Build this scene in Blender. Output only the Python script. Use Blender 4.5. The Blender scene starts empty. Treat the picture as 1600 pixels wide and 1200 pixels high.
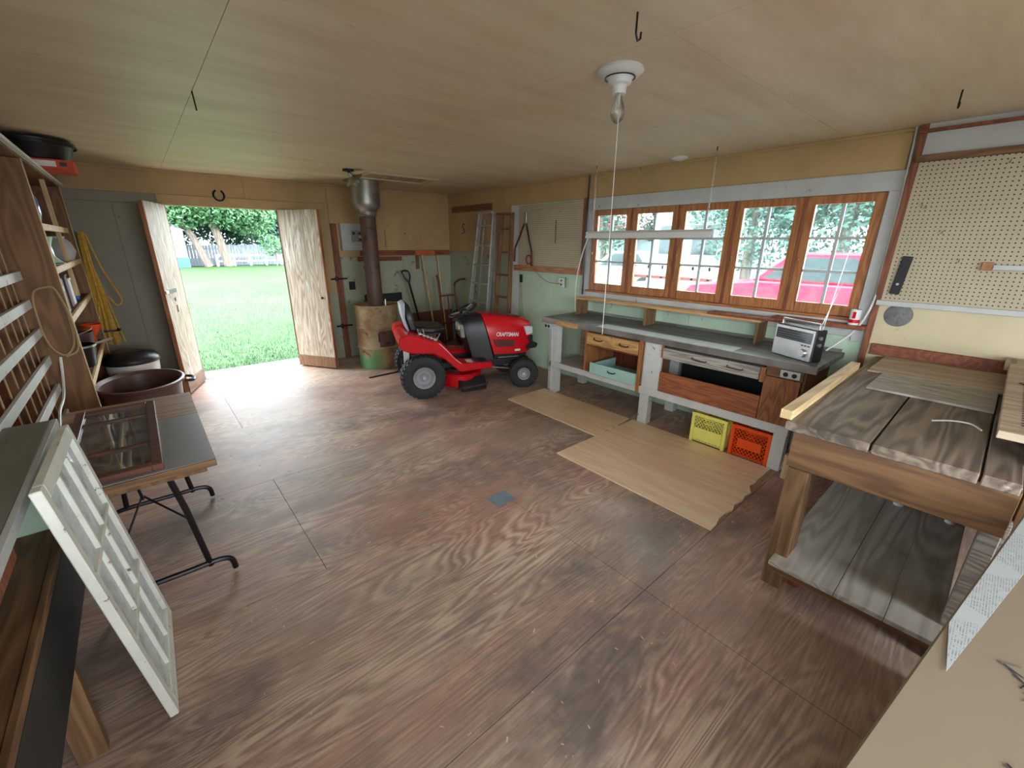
import bpy, bmesh, math, random
from mathutils import Vector, Matrix
random.seed(7)
D = bpy.data
C = bpy.context.scene.collection
PI = math.pi

# ------------------------------------------------------------------ camera
F_PX, PITCH, YAW, ROLL, CAM_H = 659.17, 0.32238, 0.710394, 0.007023, 1.72
cp, sp, cy, sy = math.cos(PITCH), math.sin(PITCH), math.cos(YAW), math.sin(YAW)
fw = Vector((sy*cp, cy*cp, -sp)); rt = Vector((cy, -sy, 0)); up = rt.cross(fw)
r2 = rt*math.cos(ROLL) + up*math.sin(ROLL); u2 = -rt*math.sin(ROLL) + up*math.cos(ROLL)
cam = D.objects.new('camera', D.cameras.new('camera')); C.objects.link(cam)
mw = Matrix((r2, u2, -fw)).transposed().to_4x4(); mw.translation = (0, 0, CAM_H)
cam.matrix_world = mw
cam.data.sensor_width = 36; cam.data.lens = F_PX/1600*36; cam.data.clip_start = 0.02; cam.data.clip_end = 400
bpy.context.scene.camera = cam

# ------------------------------------------------------------------ sky and light
w = D.worlds.new('overcast_sky'); bpy.context.scene.world = w; w.use_nodes = True
bg = w.node_tree.nodes['Background']
bg.inputs[0].default_value = (0.86, 0.94, 1.0, 1); bg.inputs[1].default_value = 1.0
vs = bpy.context.scene.view_settings
vs.view_transform = 'Standard'; vs.look = 'None'; vs.gamma = 1; vs.use_curve_mapping = False
vs.exposure = 3.97

def portal(name, loc, rot, sx, sy_):
    l = D.lights.new(name, 'AREA'); l.shape = 'RECTANGLE'; l.size = sx; l.size_y = sy_
    l.cycles.is_portal = True
    o = D.objects.new(name, l); C.objects.link(o); o.location = loc; o.rotation_euler = rot
# portals only guide the sampling of the sky through the openings; entrance and side ones are added
portal('doorway_daylight', (0.96, 6.75, 1.06), (-PI/2, 0, 0), 1.2, 2.15)
portal('window_daylight', (4.36, 2.09, 1.63), (0, PI/2, 0), 0.95, 2.75)
portal('added_entrance_daylight', (1.15, -2.35, 1.1), (PI/2, 0, 0), 2.35, 2.25)
portal('added_side_daylight', (-.98, -.95, 1.6), (0, -PI/2, 0), 1.5, 2.2)

# ------------------------------------------------------------------ materials
def S(r, g, b, k=1.0):
    f = lambda c: (c/255/12.92 if c/255 <= .04045 else ((c/255+.055)/1.055)**2.4)*k
    return (min(f(r), .95), min(f(g), .95), min(f(b), .95), 1)
class NT:
    def __init__(s, name, rough=.5, metal=0, spec=.5):
        s.m = D.materials.new(name); s.m.use_nodes = True; s.t = s.m.node_tree; s.n = s.t.nodes; s.l = s.t.links
        s.b = s.n['Principled BSDF']; s.b.inputs['Roughness'].default_value = rough
        s.b.inputs['Metallic'].default_value = metal; s.b.inputs['Specular IOR Level'].default_value = spec
        s.tc = None
    def node(s, t, **k):
        n = s.n.new(t)
        for a, v in k.items(): setattr(n, a, v)
        return n
    def coord(s, scale=(1, 1, 1), loc=(0, 0, 0)):
        if not s.tc: s.tc = s.node('ShaderNodeTexCoord')
        mp = s.node('ShaderNodeMapping'); mp.inputs['Scale'].default_value = scale; mp.inputs['Location'].default_value = loc
        s.l.new(s.tc.outputs['Object'], mp.inputs[0]); return mp.outputs[0]
    def noise(s, vec, scale=1, detail=5, rough=.55, dist=0):
        n = s.node('ShaderNodeTexNoise'); n.inputs['Scale'].default_value = scale; n.inputs['Detail'].default_value = detail
        n.inputs['Roughness'].default_value = rough; n.inputs['Distortion'].default_value = dist
        s.l.new(vec, n.inputs['Vector']); return n.outputs[0]
    def math(s, op, a, b=None, c=None):
        n = s.node('ShaderNodeMath', operation=op)
        for i, v in enumerate((a, b, c)):
            if v is None: continue
            if isinstance(v, (int, float)): n.inputs[i].default_value = v
            else: s.l.new(v, n.inputs[i])
        return n.outputs[0]
    def ramp(s, fac, p0, p1, c0=(0, 0, 0, 1), c1=(1, 1, 1, 1)):
        if p0 > p1: p0, p1, c0, c1 = p1, p0, c1, c0
        n = s.node('ShaderNodeValToRGB'); e = n.color_ramp.elements
        e[0].position = p0; e[1].position = p1; e[0].color = c0; e[1].color = c1
        s.l.new(fac, n.inputs[0]); return n.outputs[0]
    def mix(s, fac, a, b, mode='MIX'):
        n = s.node('ShaderNodeMix', data_type='RGBA', blend_type=mode)
        for i, v in ((0, fac), (6, a), (7, b)):
            if isinstance(v, (int, float)): n.inputs[i].default_value = v
            elif isinstance(v, tuple): n.inputs[i].default_value = v
            else: s.l.new(v, n.inputs[i])
        return n.outputs[2]
    def color(s, c):
        if isinstance(c, tuple): s.b.inputs['Base Color'].default_value = c
        else: s.l.new(c, s.b.inputs['Base Color'])
    def rough(s, r): s.l.new(r, s.b.inputs['Roughness'])
    def bump(s, h, strength=.2, dist=.01):
        n = s.node('ShaderNodeBump'); n.inputs['Strength'].default_value = strength; n.inputs['Distance'].default_value = dist
        s.l.new(h, n.inputs['Height']); s.l.new(n.outputs[0], s.b.inputs['Normal'])
def dark(c, k): return (c[0]*k, c[1]*k, c[2]*k, 1)
def plain(name, c, rough=.5, metal=0, spec=.5, var=.15, scale=9):
    t = NT(name, rough, metal, spec); n = t.noise(t.coord(), scale, 4)
    t.color(t.mix(t.ramp(n, .3, .7), dark(c, 1-var), dark(c, 1+var))); t.bump(n, .05); return t.m
def paint(name, c, wear=None, amt=.62, scale=3.0, var=.18, rough=.6, bump=.15, stretch=(1, 1, 1), soft=.05):
    t = NT(name, rough); v = t.coord(stretch)
    n = t.noise(v, scale, 6, .6); col = t.mix(t.ramp(n, .3, .7), dark(c, 1-var), dark(c, 1+var*.6))
    f = t.noise(v, scale*14, 4)
    if wear:
        q = t.noise(t.coord(stretch, (3.1, 7.7, 1.3)), scale*2.2, 9, .68)
        col = t.mix(t.ramp(q, amt, amt+soft), col, wear)
    t.color(col); t.bump(f, bump, .004); return t.m
def wood(name, c1, c2, axis='x', scale=1.0, rough=.6, bump=.25, rings=16, stain=None, amt=.6, wear=None, wamt=.6):
    t = NT(name, rough); i = 'xyz'.index(axis)
    a = [5.0*scale]*3; a[i] = .55*scale
    n = t.noise(t.coord(tuple(a)), 1.0, 2.5, .5, .25)
    g = t.math('MULTIPLY_ADD', t.math('SINE', t.math('MULTIPLY', n, rings*6.28)), .5, .5)
    b = [90*scale]*3; b[i] = 3*scale
    st = t.noise(t.coord(tuple(b)), 1.0, 3, .6)
    gg = t.math('ADD', t.math('MULTIPLY', g, .55), t.math('MULTIPLY', st, .6))
    col = t.mix(t.ramp(gg, .2, .95), c1, c2)
    if stain:
        q = t.noise(t.coord((1, 1, 1), (2.2, 9.1, 4.4)), 2.1*scale, 7, .65); col = t.mix(t.ramp(q, amt, amt+.16), col, stain)
    if wear:
        q = t.noise(t.coord(tuple(x*.8 for x in a), (1.7, .3, 3.3)), 3.0, 9, .7); col = t.mix(t.ramp(q, wamt, wamt+.06), col, wear)
    t.color(col); t.bump(gg, bump, .003); return t.m
def thin_glass(name, tint=(.9, .97, .96, 1), gloss=.1, dirt_glare=.0):
    t = NT(name); t.n.remove(t.b)
    tr = t.node('ShaderNodeBsdfTransparent'); tr.inputs[0].default_value = tint
    gl = t.node('ShaderNodeBsdfGlossy'); gl.inputs['Roughness'].default_value = .03
    fr = t.node('ShaderNodeLayerWeight'); fr.inputs[0].default_value = .35
    mx = t.node('ShaderNodeMixShader')
    t.l.new(t.math('ADD', t.math('MULTIPLY', fr.outputs['Fresnel'], .8), gloss*.5), mx.inputs[0])
    t.l.new(tr.outputs[0], mx.inputs[1]); t.l.new(gl.outputs[0], mx.inputs[2]); out = mx
    if dirt_glare:  # diffuse film: dirt on the windows, painted reflection on the loose sashes
        df = t.node('ShaderNodeBsdfDiffuse'); df.inputs[0].default_value = (.75, .8, .8, 1)
        m2 = t.node('ShaderNodeMixShader'); q = t.noise(t.coord(), 9, 8, .7)
        t.l.new(t.math('MULTIPLY', t.ramp(q, .4-.35*dirt_glare, .8-.35*dirt_glare), dirt_glare), m2.inputs[0])
        t.l.new(out.outputs[0], m2.inputs[1]); t.l.new(df.outputs[0], m2.inputs[2]); out = m2
    t.l.new(out.outputs[0], t.n['Material Output'].inputs[0]); return t.m

MT = {}
# floor: worn red-brown plywood with cathedral grain, oil stains and scuffed bare wood
t = NT('worn_floor_plywood', .42, spec=.4)
n = t.noise(t.coord((.4, 2.6, 1)), 1.0, 3.5, .5, .5)
g = t.math('MULTIPLY_ADD', t.math('SINE', t.math('MULTIPLY', n, 230)), .5, .5)
st = t.noise(t.coord((4, 90, 1)), 1, 5, .65)
am = t.ramp(t.noise(t.coord((.8, 1.3, 1), (8, 3, 0)), 1.3, 4, .6), .38, .66)
gg = t.math('ADD', t.math('MULTIPLY', t.math('MULTIPLY', g, am), .45), t.math('MULTIPLY', st, .75))
big = t.noise(t.coord((.6, 1, 1), (4, 1, 0)), .8, 7, .62)
c = t.mix(t.ramp(big, .38, .6), S(196, 150, 132), S(188, 168, 152))
sc = t.noise(t.coord((1.1, 3, 1), (2, 6, 0)), 2.6, 9, .7)
c = t.mix(t.math('MULTIPLY', t.ramp(sc, .5, .62), .5), c, S(206, 180, 148))
c = t.mix(t.math('MULTIPLY', t.ramp(gg, .6, .28), .7), c, S(122, 94, 84))
c = t.mix(t.math('MULTIPLY', t.ramp(gg, .6, .82), .6), c, S(222, 200, 178))
oil = t.noise(t.coord((1, 1.4, 1), (7.3, 2.2, 0)), 1.0, 8, .68)
c = t.mix(t.math('MULTIPLY', t.ramp(oil, .5, .66), .8), c, S(104, 94, 90))
fl = t.noise(t.coord((1, 1, 1), (1, 5, 0)), 30, 3, .7); c = t.mix(t.ramp(fl, .745, .76), c, S(225, 220, 212))
gp = t.node('ShaderNodeTexCoord'); pm = None
for px_, py_, pr_ in ((2.13, 1.42, .3), (1.92, 1.12, .26), (1.45, 1.5, .12)):   # spots rubbed smooth by traffic: glossier, same colour
    dn = t.node('ShaderNodeVectorMath', operation='DISTANCE'); dn.inputs[1].default_value = (px_, py_, 0); t.l.new(gp.outputs['Object'], dn.inputs[0])
    q_ = t.ramp(t.math('DIVIDE', dn.outputs['Value'], pr_), 1.0, .2); pm = q_ if pm is None else t.math('MAXIMUM', pm, q_)
wp = t.ramp(t.noise(t.coord((3, 8, 1), (2, 2, 0)), 3, 8, .7), .32, .52)
t.color(c); t.rough(t.math('SUBTRACT', t.math('ADD', t.math('MULTIPLY', t.ramp(big, .3, .75), .1), t.math('MULTIPLY_ADD', st, .25, .33)), t.math('MULTIPLY', t.math('MULTIPLY', pm, wp), .3)))
t.bump(gg, .3, .003); MT['floor'] = t.m
# ceiling: cream painted plywood, smoky and streaked
t = NT('cream_ceiling_paint', .5)
n = t.noise(t.coord((.6, 3, 1)), 1.3, 7, .65); q = t.noise(t.coord((1, 1, 1), (3, 3, 0)), .8, 4)
c = t.mix(t.ramp(n, .35, .72), S(228, 212, 184), S(206, 186, 152)); c = t.mix(t.math('MULTIPLY', t.ramp(q, .45, .75), .5), c, S(234, 224, 204))
k = t.noise(t.coord((1.2, 2.5, 1), (9, 4, 0)), 2.4, 9, .7); c = t.mix(t.math('MULTIPLY', t.ramp(k, .63, .74), .45), c, S(140, 124, 98))
t.color(c); t.bump(t.noise(t.coord((3, 40, 1)), 1, 3), .12, .003); MT['ceiling'] = t.m

MT['tan'] = paint('tan_wall_paint', S(188, 158, 112), S(128, 98, 64), .66, 2.0, .15, .6)
MT['cream'] = paint('cream_wall_paint', S(202, 188, 154), S(150, 130, 96), .66, 2.2, .12, .6)
MT['green'] = paint('pale_green_wall_paint', S(186, 208, 182), S(120, 116, 90), .67, 2.4, .12, .55)
MT['olive'] = paint('drab_grey_wall_paint', S(150, 146, 130), S(116, 104, 82), .66, 2.0, .1, .7)
MT['sage'] = paint('sooty_green_wall_paint', S(164, 170, 146), S(118, 104, 78), .6, 2.0, .14, .65)
MT['brownwall'] = paint('dark_brown_wall_paint', S(110, 76, 52), S(70, 50, 38), .6, 2, .2)
MT['greytrim'] = paint('weathered_grey_paint', S(190, 192, 190), S(120, 100, 84), .64, 5, .12, .6)
MT['whitewood'] = paint('chipped_white_paint', S(214, 216, 212), S(118, 96, 76), .63, 6, .1, .55)
MT['sashwhite'] = paint('chalky_white_sash_paint', S(222, 222, 212), S(110, 96, 78), .62, 9, .1, .6)
MT['orangewood'] = wood('orange_pine', S(150, 92, 52), S(186, 126, 78), 'z', 2, .45, .15, 8)
MT['orangewood_y'] = wood('orange_pine_rail', S(150, 92, 52), S(186, 126, 78), 'y', 2, .45, .15, 8)
MT['rust'] = wood('red_brown_board', S(112, 58, 38), S(146, 84, 56), 'x', 2, .6, .15, 6)
MT['rust_z'] = wood('red_brown_post', S(112, 62, 42), S(146, 88, 60), 'z', 2, .6, .15, 6)
MT['brown_y'] = wood('brown_plank', S(96, 66, 42), S(134, 98, 64), 'y', 1.5, .6, .2, 8, S(70, 52, 40), .6)
MT['brown_x'] = wood('brown_beam', S(96, 66, 40), S(136, 98, 62), 'x', 1.5, .6, .2, 8, S(76, 54, 40), .6)
MT['brown_z'] = wood('brown_post', S(98, 70, 44), S(138, 104, 70), 'z', 1.5, .6, .2, 8, S(70, 52, 40), .62)
MT['shelfply'] = wood('dark_plywood', S(104, 70, 40), S(140, 98, 60), 'z', 1, .6, .15, 14, S(72, 48, 30), .6)
MT['redply'] = wood('red_stained_panel', S(96, 44, 26), S(128, 66, 40), 'z', 1, .55, .1, 10)
MT['fir_y'] = wood('stained_fir_panel', S(138, 76, 46), S(176, 108, 72), 'y', 1.6, .5, .2, 14)
MT['fir_z'] = wood('stained_fir_end', S(120, 72, 44), S(160, 104, 68), 'z', 1.6, .5, .2, 14)
MT['pine_y'] = wood('yellow_pine_drawer', S(176, 126, 70), S(214, 168, 108), 'y', 2, .5, .12, 7)
MT['pine_x'] = wood('pale_pine', S(196, 164, 118), S(226, 200, 156), 'x', 2, .6, .12, 7)
MT['pine_z'] = wood('pale_pine_post', S(190, 158, 112), S(220, 190, 144), 'z', 2, .6, .12, 7)
MT['benchgrey'] = wood('grey_bench_top', S(78, 78, 78), S(128, 126, 122), 'y', 1, .5, .2, 10, S(60, 56, 54), .6)
MT['grime_x'] = wood('grimy_bench_plank', S(86, 72, 60), S(140, 124, 108), 'x', 1, .6, .25, 10, S(60, 50, 44), .56, S(178, 168, 152), .66)
MT['grimeply'] = wood('grey_plywood_shelf', S(156, 150, 140), S(196, 190, 180), 'x', .8, .5, .15, 14, S(120, 110, 100), .57)
MT['hardboard'] = wood('light_hardboard', S(150, 128, 104), S(186, 166, 142), 'y', .7, .6, .15, 12, S(120, 100, 80), .6)
MT['roughply'] = wood('raised_grain_plywood', S(130, 122, 112), S(184, 178, 168), 'y', 1, .6, .5, 22)
MT['laminate'] = wood('oak_laminate', S(236, 198, 156), S(246, 218, 184), 'y', 1.2, .32, .05, 6)
MT['doorply'] = wood('flaking_plywood_door', S(150, 130, 108), S(206, 192, 172), 'z', 1.0, .6, .5, 20, S(140, 106, 80), .6, S(220, 214, 204), .56)
MT['dooredge'] = wood('red_edge_wood', S(128, 70, 44), S(186, 128, 88), 'z', 1.4, .6, .2, 6)
MT['tabletop'] = wood('worn_table_veneer', S(136, 104, 74), S(180, 146, 110), 'x', 1, .45, .1, 10)
MT['tablegrey'] = paint('grey_table_laminate', S(138, 140, 142), S(108, 96, 84), .64, 4, .12, .35)
MT['deskgrey'] = paint('grey_green_counter', S(120, 120, 108), S(92, 84, 72), .62, 3, .12, .5)
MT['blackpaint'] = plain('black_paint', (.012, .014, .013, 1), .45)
MT['darkmetal'] = plain('dark_steel', (.03, .026, .03, 1), .35, .7)
MT['black'] = plain('black_plastic', (.014, .014, .016, 1), .4)
MT['rubber'] = plain('tyre_rubber', (.028, .028, .03, 1), .75, var=.3, scale=30)
MT['red'] = plain('red_enamel', S(206, 16, 30), .22, var=.05)
MT['redmetal'] = plain('dull_red_steel', S(116, 40, 30), .5)
MT['greyplastic'] = plain('grey_plastic', S(150, 152, 156), .45)
MT['seatgrey'] = plain('light_grey_vinyl', S(180, 188, 196), .5)
MT['silver'] = plain('brushed_silver', (.62, .63, .64, 1), .3, .9, var=.08)
MT['alu'] = plain('dull_aluminium', (.6, .6, .58, 1), .42, .75)
MT['steel'] = plain('galvanised_steel', (.36, .35, .33, 1), .4, .8, var=.3, scale=5)
MT['rustpipe'] = paint('rusty_stove_pipe', S(96, 72, 62), S(60, 48, 46), .55, 4, .25, .55)
MT['white'] = plain('white_enamel', S(224, 226, 224), .35, var=.04)
MT['whiteplastic'] = plain('white_plastic', S(226, 228, 226), .45, var=.05)
MT['glass'] = thin_glass('window_glass', gloss=.05, dirt_glare=.22)
MT['sashglass'] = thin_glass('pale_reflection_sash_glass', gloss=.22, dirt_glare=.75)  # bright reflection in the panes painted as a pale diffuse film
MT['tableglass'] = thin_glass('table_sash_glass', (.95, .98, 1, 1), gloss=.4, dirt_glare=.22)  # bluish reflection partly painted as a thin diffuse film
MT['bulbglass'] = thin_glass('bulb_glass', (.96, .96, .94, 1), gloss=.12)
MT['darkframe'] = wood('dark_brown_frame', S(70, 40, 32), S(104, 62, 48), 'x', 2, .35, .1, 6)
MT['yellowplastic'] = plain('yellow_plastic', S(250, 242, 124), .45, var=.05)
MT['orangeplastic'] = plain('orange_plastic', S(246, 86, 24), .4, var=.05)
MT['mint'] = paint('mint_paint', S(176, 216, 204), S(130, 120, 96), .68, 5, .06, .5)
MT['rope'] = plain('yellow_rope', S(206, 160, 66), .7, var=.2, scale=40)
MT['cord'] = plain('tan_cord', S(166, 138, 100), .7)
MT['whitecord'] = plain('white_cord', S(220, 220, 214), .5)
MT['brownplastic'] = plain('brown_tub_plastic', S(98, 70, 62), .4)
MT['cardboard'] = paint('brown_cardboard', S(130, 115, 95), S(124, 107, 86), .66, 2, .05, .8, .08)
MT['ink'] = plain('dark_ink', (.05, .045, .05, 1), .8)
MT['bark'] = wood('tree_bark', S(96, 86, 78), S(138, 126, 114), 'z', .6, .9, .5, 6)
MT['teal'] = plain('floor_patch_tin', S(126, 142, 150), .5, .3)
MT['bluevase'] = plain('blue_glass_jar', S(70, 120, 170), .15)
MT['greenvase'] = plain('green_glazed_pot', S(176, 206, 184), .25, var=.3, scale=14)
MT['purple'] = plain('maroon_box', S(78, 46, 52), .6)
MT['brass'] = plain('brass', (.6, .45, .2, 1), .35, .9)
MT['windowlight'] = plain('white_siding', S(176, 188, 198), .6)
MT['roofgrey'] = plain('grey_shingles', S(140, 140, 142), .8)
MT['carred'] = plain('red_car_paint', S(196, 44, 76), .25, var=.04)
MT['cargrey'] = plain('silver_car_paint', S(190, 198, 204), .25, .3, var=.04)
MT['carglass'] = plain('car_glass', (.06, .08, .09, 1), .08)
MT['fence'] = wood('weathered_fence_board', S(108, 116, 126), S(140, 148, 156), 'z', 1, .8, .2, 5)
MT['lens'] = plain('clear_lens', S(214, 218, 216), .15, var=.05)
MT['decal'] = plain('white_decal', S(236, 236, 232), .5, var=.02)
MT['yellowdecal'] = plain('yellow_label', S(232, 220, 120), .5, var=.02)
MT['disc'] = plain('stone_disc', S(112, 112, 110), .7, var=.3, scale=40)
# grass
t = NT('lawn', .8, spec=.2)
n = t.noise(t.coord(), .35, 6, .6); f = t.noise(t.coord(), 38, 4, .7)
c = t.mix(t.ramp(n, .35, .68), S(64, 98, 56), S(100, 120, 88)); c = t.mix(t.math('MULTIPLY', t.ramp(f, .35, .7), .6), S(52, 78, 42), c)
t.color(c); t.bump(f, .8, .05); MT['lawn'] = t.m
t = NT('gravel', .9, spec=.2); f = t.noise(t.coord(), 30, 5, .7)
t.color(t.mix(t.ramp(f, .3, .7), S(84, 86, 84), S(124, 124, 120))); t.bump(f, .6, .03); MT['gravel'] = t.m
def leaf(name, a, b):
    t = NT(name, .6, spec=.3); o = t.node('ShaderNodeTexCoord'); n = t.node('ShaderNodeTexNoise'); n.inputs['Scale'].default_value = 1.5
    t.l.new(o.outputs['Object'], n.inputs['Vector']); t.color(t.mix(t.ramp(n.outputs[0], .35, .65), a, b))
    t.b.inputs['Transmission Weight'].default_value = 0; return t.m
MT['leafblue'] = leaf('blue_green_needles', S(52, 88, 74), S(92, 130, 112))
MT['leafgreen'] = leaf('fresh_green_leaves', S(56, 96, 62), S(98, 140, 96))
MT['leafdark'] = leaf('dark_green_leaves', S(44, 66, 50), S(76, 104, 80))
# pegboard
def pegboard(name, c):
    t = NT(name, .6); tc = t.node('ShaderNodeTexCoord'); sx = t.node('ShaderNodeSeparateXYZ'); t.l.new(tc.outputs['Object'], sx.inputs[0])
    def cell(o): return t.math('SUBTRACT', t.math('FRACT', t.math('MULTIPLY', o, 1/.0254)), .5)
    y, z = cell(sx.outputs[1]), cell(sx.outputs[2])
    d = t.math('SQRT', t.math('ADD', t.math('MULTIPLY', y, y), t.math('MULTIPLY', z, z)))
    hole = t.math('LESS_THAN', d, .17)
    n = t.noise(t.coord(), 3, 5); col = t.mix(t.ramp(n, .3, .7), dark(c, .88), c)
    t.color(t.mix(hole, col, (.03, .022, .015, 1))); return t.m
MT['peg'] = pegboard('cream_pegboard', S(190, 176, 150))
# barrel
t = NT('rusty_painted_drum', .55)
v = t.coord(); n = t.noise(v, 3, 8, .65); z = t.node('ShaderNodeSeparateXYZ'); t.l.new(t.tc.outputs['Object'], z.inputs[0])
c = t.mix(t.ramp(n, .42, .6), S(176, 162, 126), S(142, 104, 66)); n2 = t.noise(t.coord((1, 1, 1), (5, 5, 5)), 5, 8, .7)
c = t.mix(t.ramp(n2, .58, .66), c, S(92, 62, 44))
gm = t.math('MULTIPLY', t.ramp(t.math('ADD', z.outputs[2], t.math('MULTIPLY', n2, .5)), .52, .4), t.ramp(t.math('ADD', z.outputs[0], t.math('MULTIPLY', n, .5)), .2, .06))
c = t.mix(t.math('MULTIPLY', gm, .8), c, S(92, 168, 116)); t.color(c); t.bump(n2, .2, .005); MT['barrel'] = t.m
# newspaper print
t = NT('newsprint', .8); sx = t.node('ShaderNodeSeparateXYZ'); v = t.coord(); t.l.new(t.tc.outputs['Object'], sx.inputs[0])
ln = t.math('GREATER_THAN', t.math('SINE', t.math('MULTIPLY', sx.outputs[1], 1300)), .2)
wd = t.math('GREATER_THAN', t.noise(t.coord((220, 60, 1)), 1, 2), .5); ar = t.math('GREATER_THAN', t.noise(t.coord((9, 9, 1)), 1, 1), .47)
t.color(t.mix(t.math('MULTIPLY', t.math('MULTIPLY', ln, wd), t.math('MULTIPLY', ar, .6)), S(164, 168, 168), S(80, 82, 90))); MT['news'] = t.m

# ------------------------------------------------------------------ mesh helpers
WM = {}
class MB:
    def __init__(s): s.v = []; s.f = []
    def add(s, vs, fs):
        k = len(s.v); s.v += [Vector(p) for p in vs]; s.f += [tuple(i+k for i in q) for q in fs]; return s
    def box(s, x0, x1, y0, y1, z0, z1):
        return s.add([(x, y, z) for z in (z0, z1) for y in (y0, y1) for x in (x0, x1)],
                     [(0, 2, 3, 1), (4, 5, 7, 6), (0, 1, 5, 4), (2, 6, 7, 3), (0, 4, 6, 2), (1, 3, 7, 5)])
    def obox(s, c, size, M=None):
        h = [d/2 for d in size]; M = M or Matrix.Identity(3); c = Vector(c)
        return s.add([c + M @ Vector((x*h[0], y*h[1], z*h[2])) for z in (-1, 1) for y in (-1, 1) for x in (-1, 1)],
                     [(0, 2, 3, 1), (4, 5, 7, 6), (0, 1, 5, 4), (2, 6, 7, 3), (0, 4, 6, 2), (1, 3, 7, 5)])
    def bar(s, a, b, w, d, upv=(0, 0, 1)):
        a, b = Vector(a), Vector(b); x = (b-a).normalized(); u = Vector(upv)
        y = u.cross(x)
        if y.length < 1e-4: y = Vector((0, 1, 0)).cross(x)
        y.normalize(); z = x.cross(y)
        return s.obox((a+b)/2, ((b-a).length, w, d), Matrix((x, y, z)).transposed())
    def tube(s, pts, r, n=8, caps=True):
        pts = [Vector(p) for p in pts]; rs = r if isinstance(r, (list, tuple)) else [r]*len(pts)
        k = len(s.v); ref = None
        for i, p in enumerate(pts):
            d = (pts[min(i+1, len(pts)-1)] - pts[max(i-1, 0)]).normalized()
            if ref is None:
                ref = Vector((0, 0, 1)).cross(d)
                if ref.length < .05: ref = Vector((1, 0, 0)).cross(d)
            ref = (ref - d*ref.dot(d)).normalized(); b = d.cross(ref)
            for j in range(n):
                t_ = 2*PI*j/n; s.v.append(p + (ref*math.cos(t_) + b*math.sin(t_))*rs[i])
        for i in range(len(pts)-1):
            for j in range(n):
                a0 = k+i*n+j; a1 = k+i*n+(j+1) % n; s.f.append((a0, a1, a1+n, a0+n))
        if caps:
            s.f.append(tuple(k+j for j in range(n))[::-1]); s.f.append(tuple(k+(len(pts)-1)*n+j for j in range(n)))
        return s
    def lathe(s, prof, c=(0, 0, 0), n=24, axis='z', ell=(1, 1)):
        k = len(s.v); c = Vector(c)
        for r, h in prof:
            for j in range(n):
                a, b = r*math.cos(2*PI*j/n)*ell[0], r*math.sin(2*PI*j/n)*ell[1]
                s.v.append(c + Vector({'z': (a, b, h), 'y': (a, h, b), 'x': (h, a, b)}[axis]))
        for i in range(len(prof)-1):
            for j in range(n):
                a0 = k+i*n+j; a1 = k+i*n+(j+1) % n; s.f.append((a0, a1, a1+n, a0+n))
        return s
    def prism(s, poly, axis, a, b):
        g = {'x': lambda p, h: (h, p[0], p[1]), 'y': lambda p, h: (p[0], h, p[1]), 'z': lambda p, h: (p[0], p[1], h)}[axis]
        n = len(poly)
        return s.add([g(p, a) for p in poly] + [g(p, b) for p in poly],
                     [tuple(range(n))[::-1], tuple(range(n, 2*n))] + [(i, (i+1) % n, (i+1) % n+n, i+n) for i in range(n)])
    def loft(s, rings, cap=True):
        k = len(s.v); n = len(rings[0])
        for r in rings: s.v += [Vector(p) for p in r]
        for i in range(len(rings)-1):
            for j in range(n):
                a0 = k+i*n+j; a1 = k+i*n+(j+1) % n; s.f.append((a0, a1, a1+n, a0+n))
        if cap: s.f.append(tuple(k+j for j in range(n))[::-1]); s.f.append(tuple(k+(len(rings)-1)*n+j for j in range(n)))
        return s
    def ball(s, c, r, n=10, m=7, sc=(1, 1, 1)):
        c = Vector(c); k = len(s.v)
        for i in range(m+1):
            a = PI*i/m
            for j in range(n):
                b = 2*PI*j/n; s.v.append(c + Vector((r*sc[0]*math.sin(a)*math.cos(b), r*sc[1]*math.sin(a)*math.sin(b), r*sc[2]*math.cos(a))))
        for i in range(m):
            for j in range(n):
                a0 = k+i*n+j; a1 = k+i*n+(j+1) % n; s.f.append((a0, a0+n, a1+n, a1))
        return s
    def mat(s, M):
        s.v = [M @ p for p in s.v]; return s
    def build(s, name, mat, parent=None, smooth=False, bev=0, local=False, kind=None, loc=None):
        me = D.meshes.new(name); vs_ = s.v; W = Matrix.Identity(4)
        if parent is not None: W = WM[parent]
        off = Matrix.Identity(4)
        if loc is not None: off = Matrix.Translation(loc)
        inv = (W @ off).inverted()
        if not local: vs_ = [inv @ p for p in vs_]
        me.from_pydata([tuple(p) for p in vs_], [], s.f)
        bm = bmesh.new(); bm.from_mesh(me)
        bmesh.ops.remove_doubles(bm, verts=bm.verts, dist=1e-6)
        bmesh.ops.recalc_face_normals(bm, faces=bm.faces)
        if bev: bmesh.ops.bevel(bm, geom=bm.edges[:], offset=bev, segments=1, affect='EDGES', profile=.5, clamp_overlap=True)
        bm.to_mesh(me); bm.free()
        if smooth:
            me.shade_smooth(); me.set_sharp_from_angle(angle=math.radians(38))
        me.materials.append(MT[mat] if isinstance(mat, str) else mat)
        o = D.objects.new(name, me); C.objects.link(o); o.parent = parent
        if loc is not None: o.location = loc
        WM[o] = W @ off
        if kind: o['kind'] = kind
        return o
def thing(name, label, cat, loc=(0, 0, 0), rz=0, group=None):
    o = D.objects.new(name, None); o.empty_display_size = .05; C.objects.link(o); o.location = loc; o.rotation_euler = (0, 0, rz)
    WM[o] = Matrix.Translation(loc) @ Matrix.Rotation(rz, 4, 'Z')
    o['label'] = label; o['category'] = cat
    if group: o['group'] = group
    return o
def tag(o, label, cat, group=None):
    o['label'] = label; o['category'] = cat
    if group: o['group'] = group
    return o
def struct(o, label=None):
    o['kind'] = 'structure'
    if label: o['label'] = label
    return o
def B(*a): return MB().box(*a)
def T(pts, r, n=8): return MB().tube(pts, r, n)
def box(name, mat, parent, *a, bev=.002): return B(*a).build(name, mat, parent, bev=bev)
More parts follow.
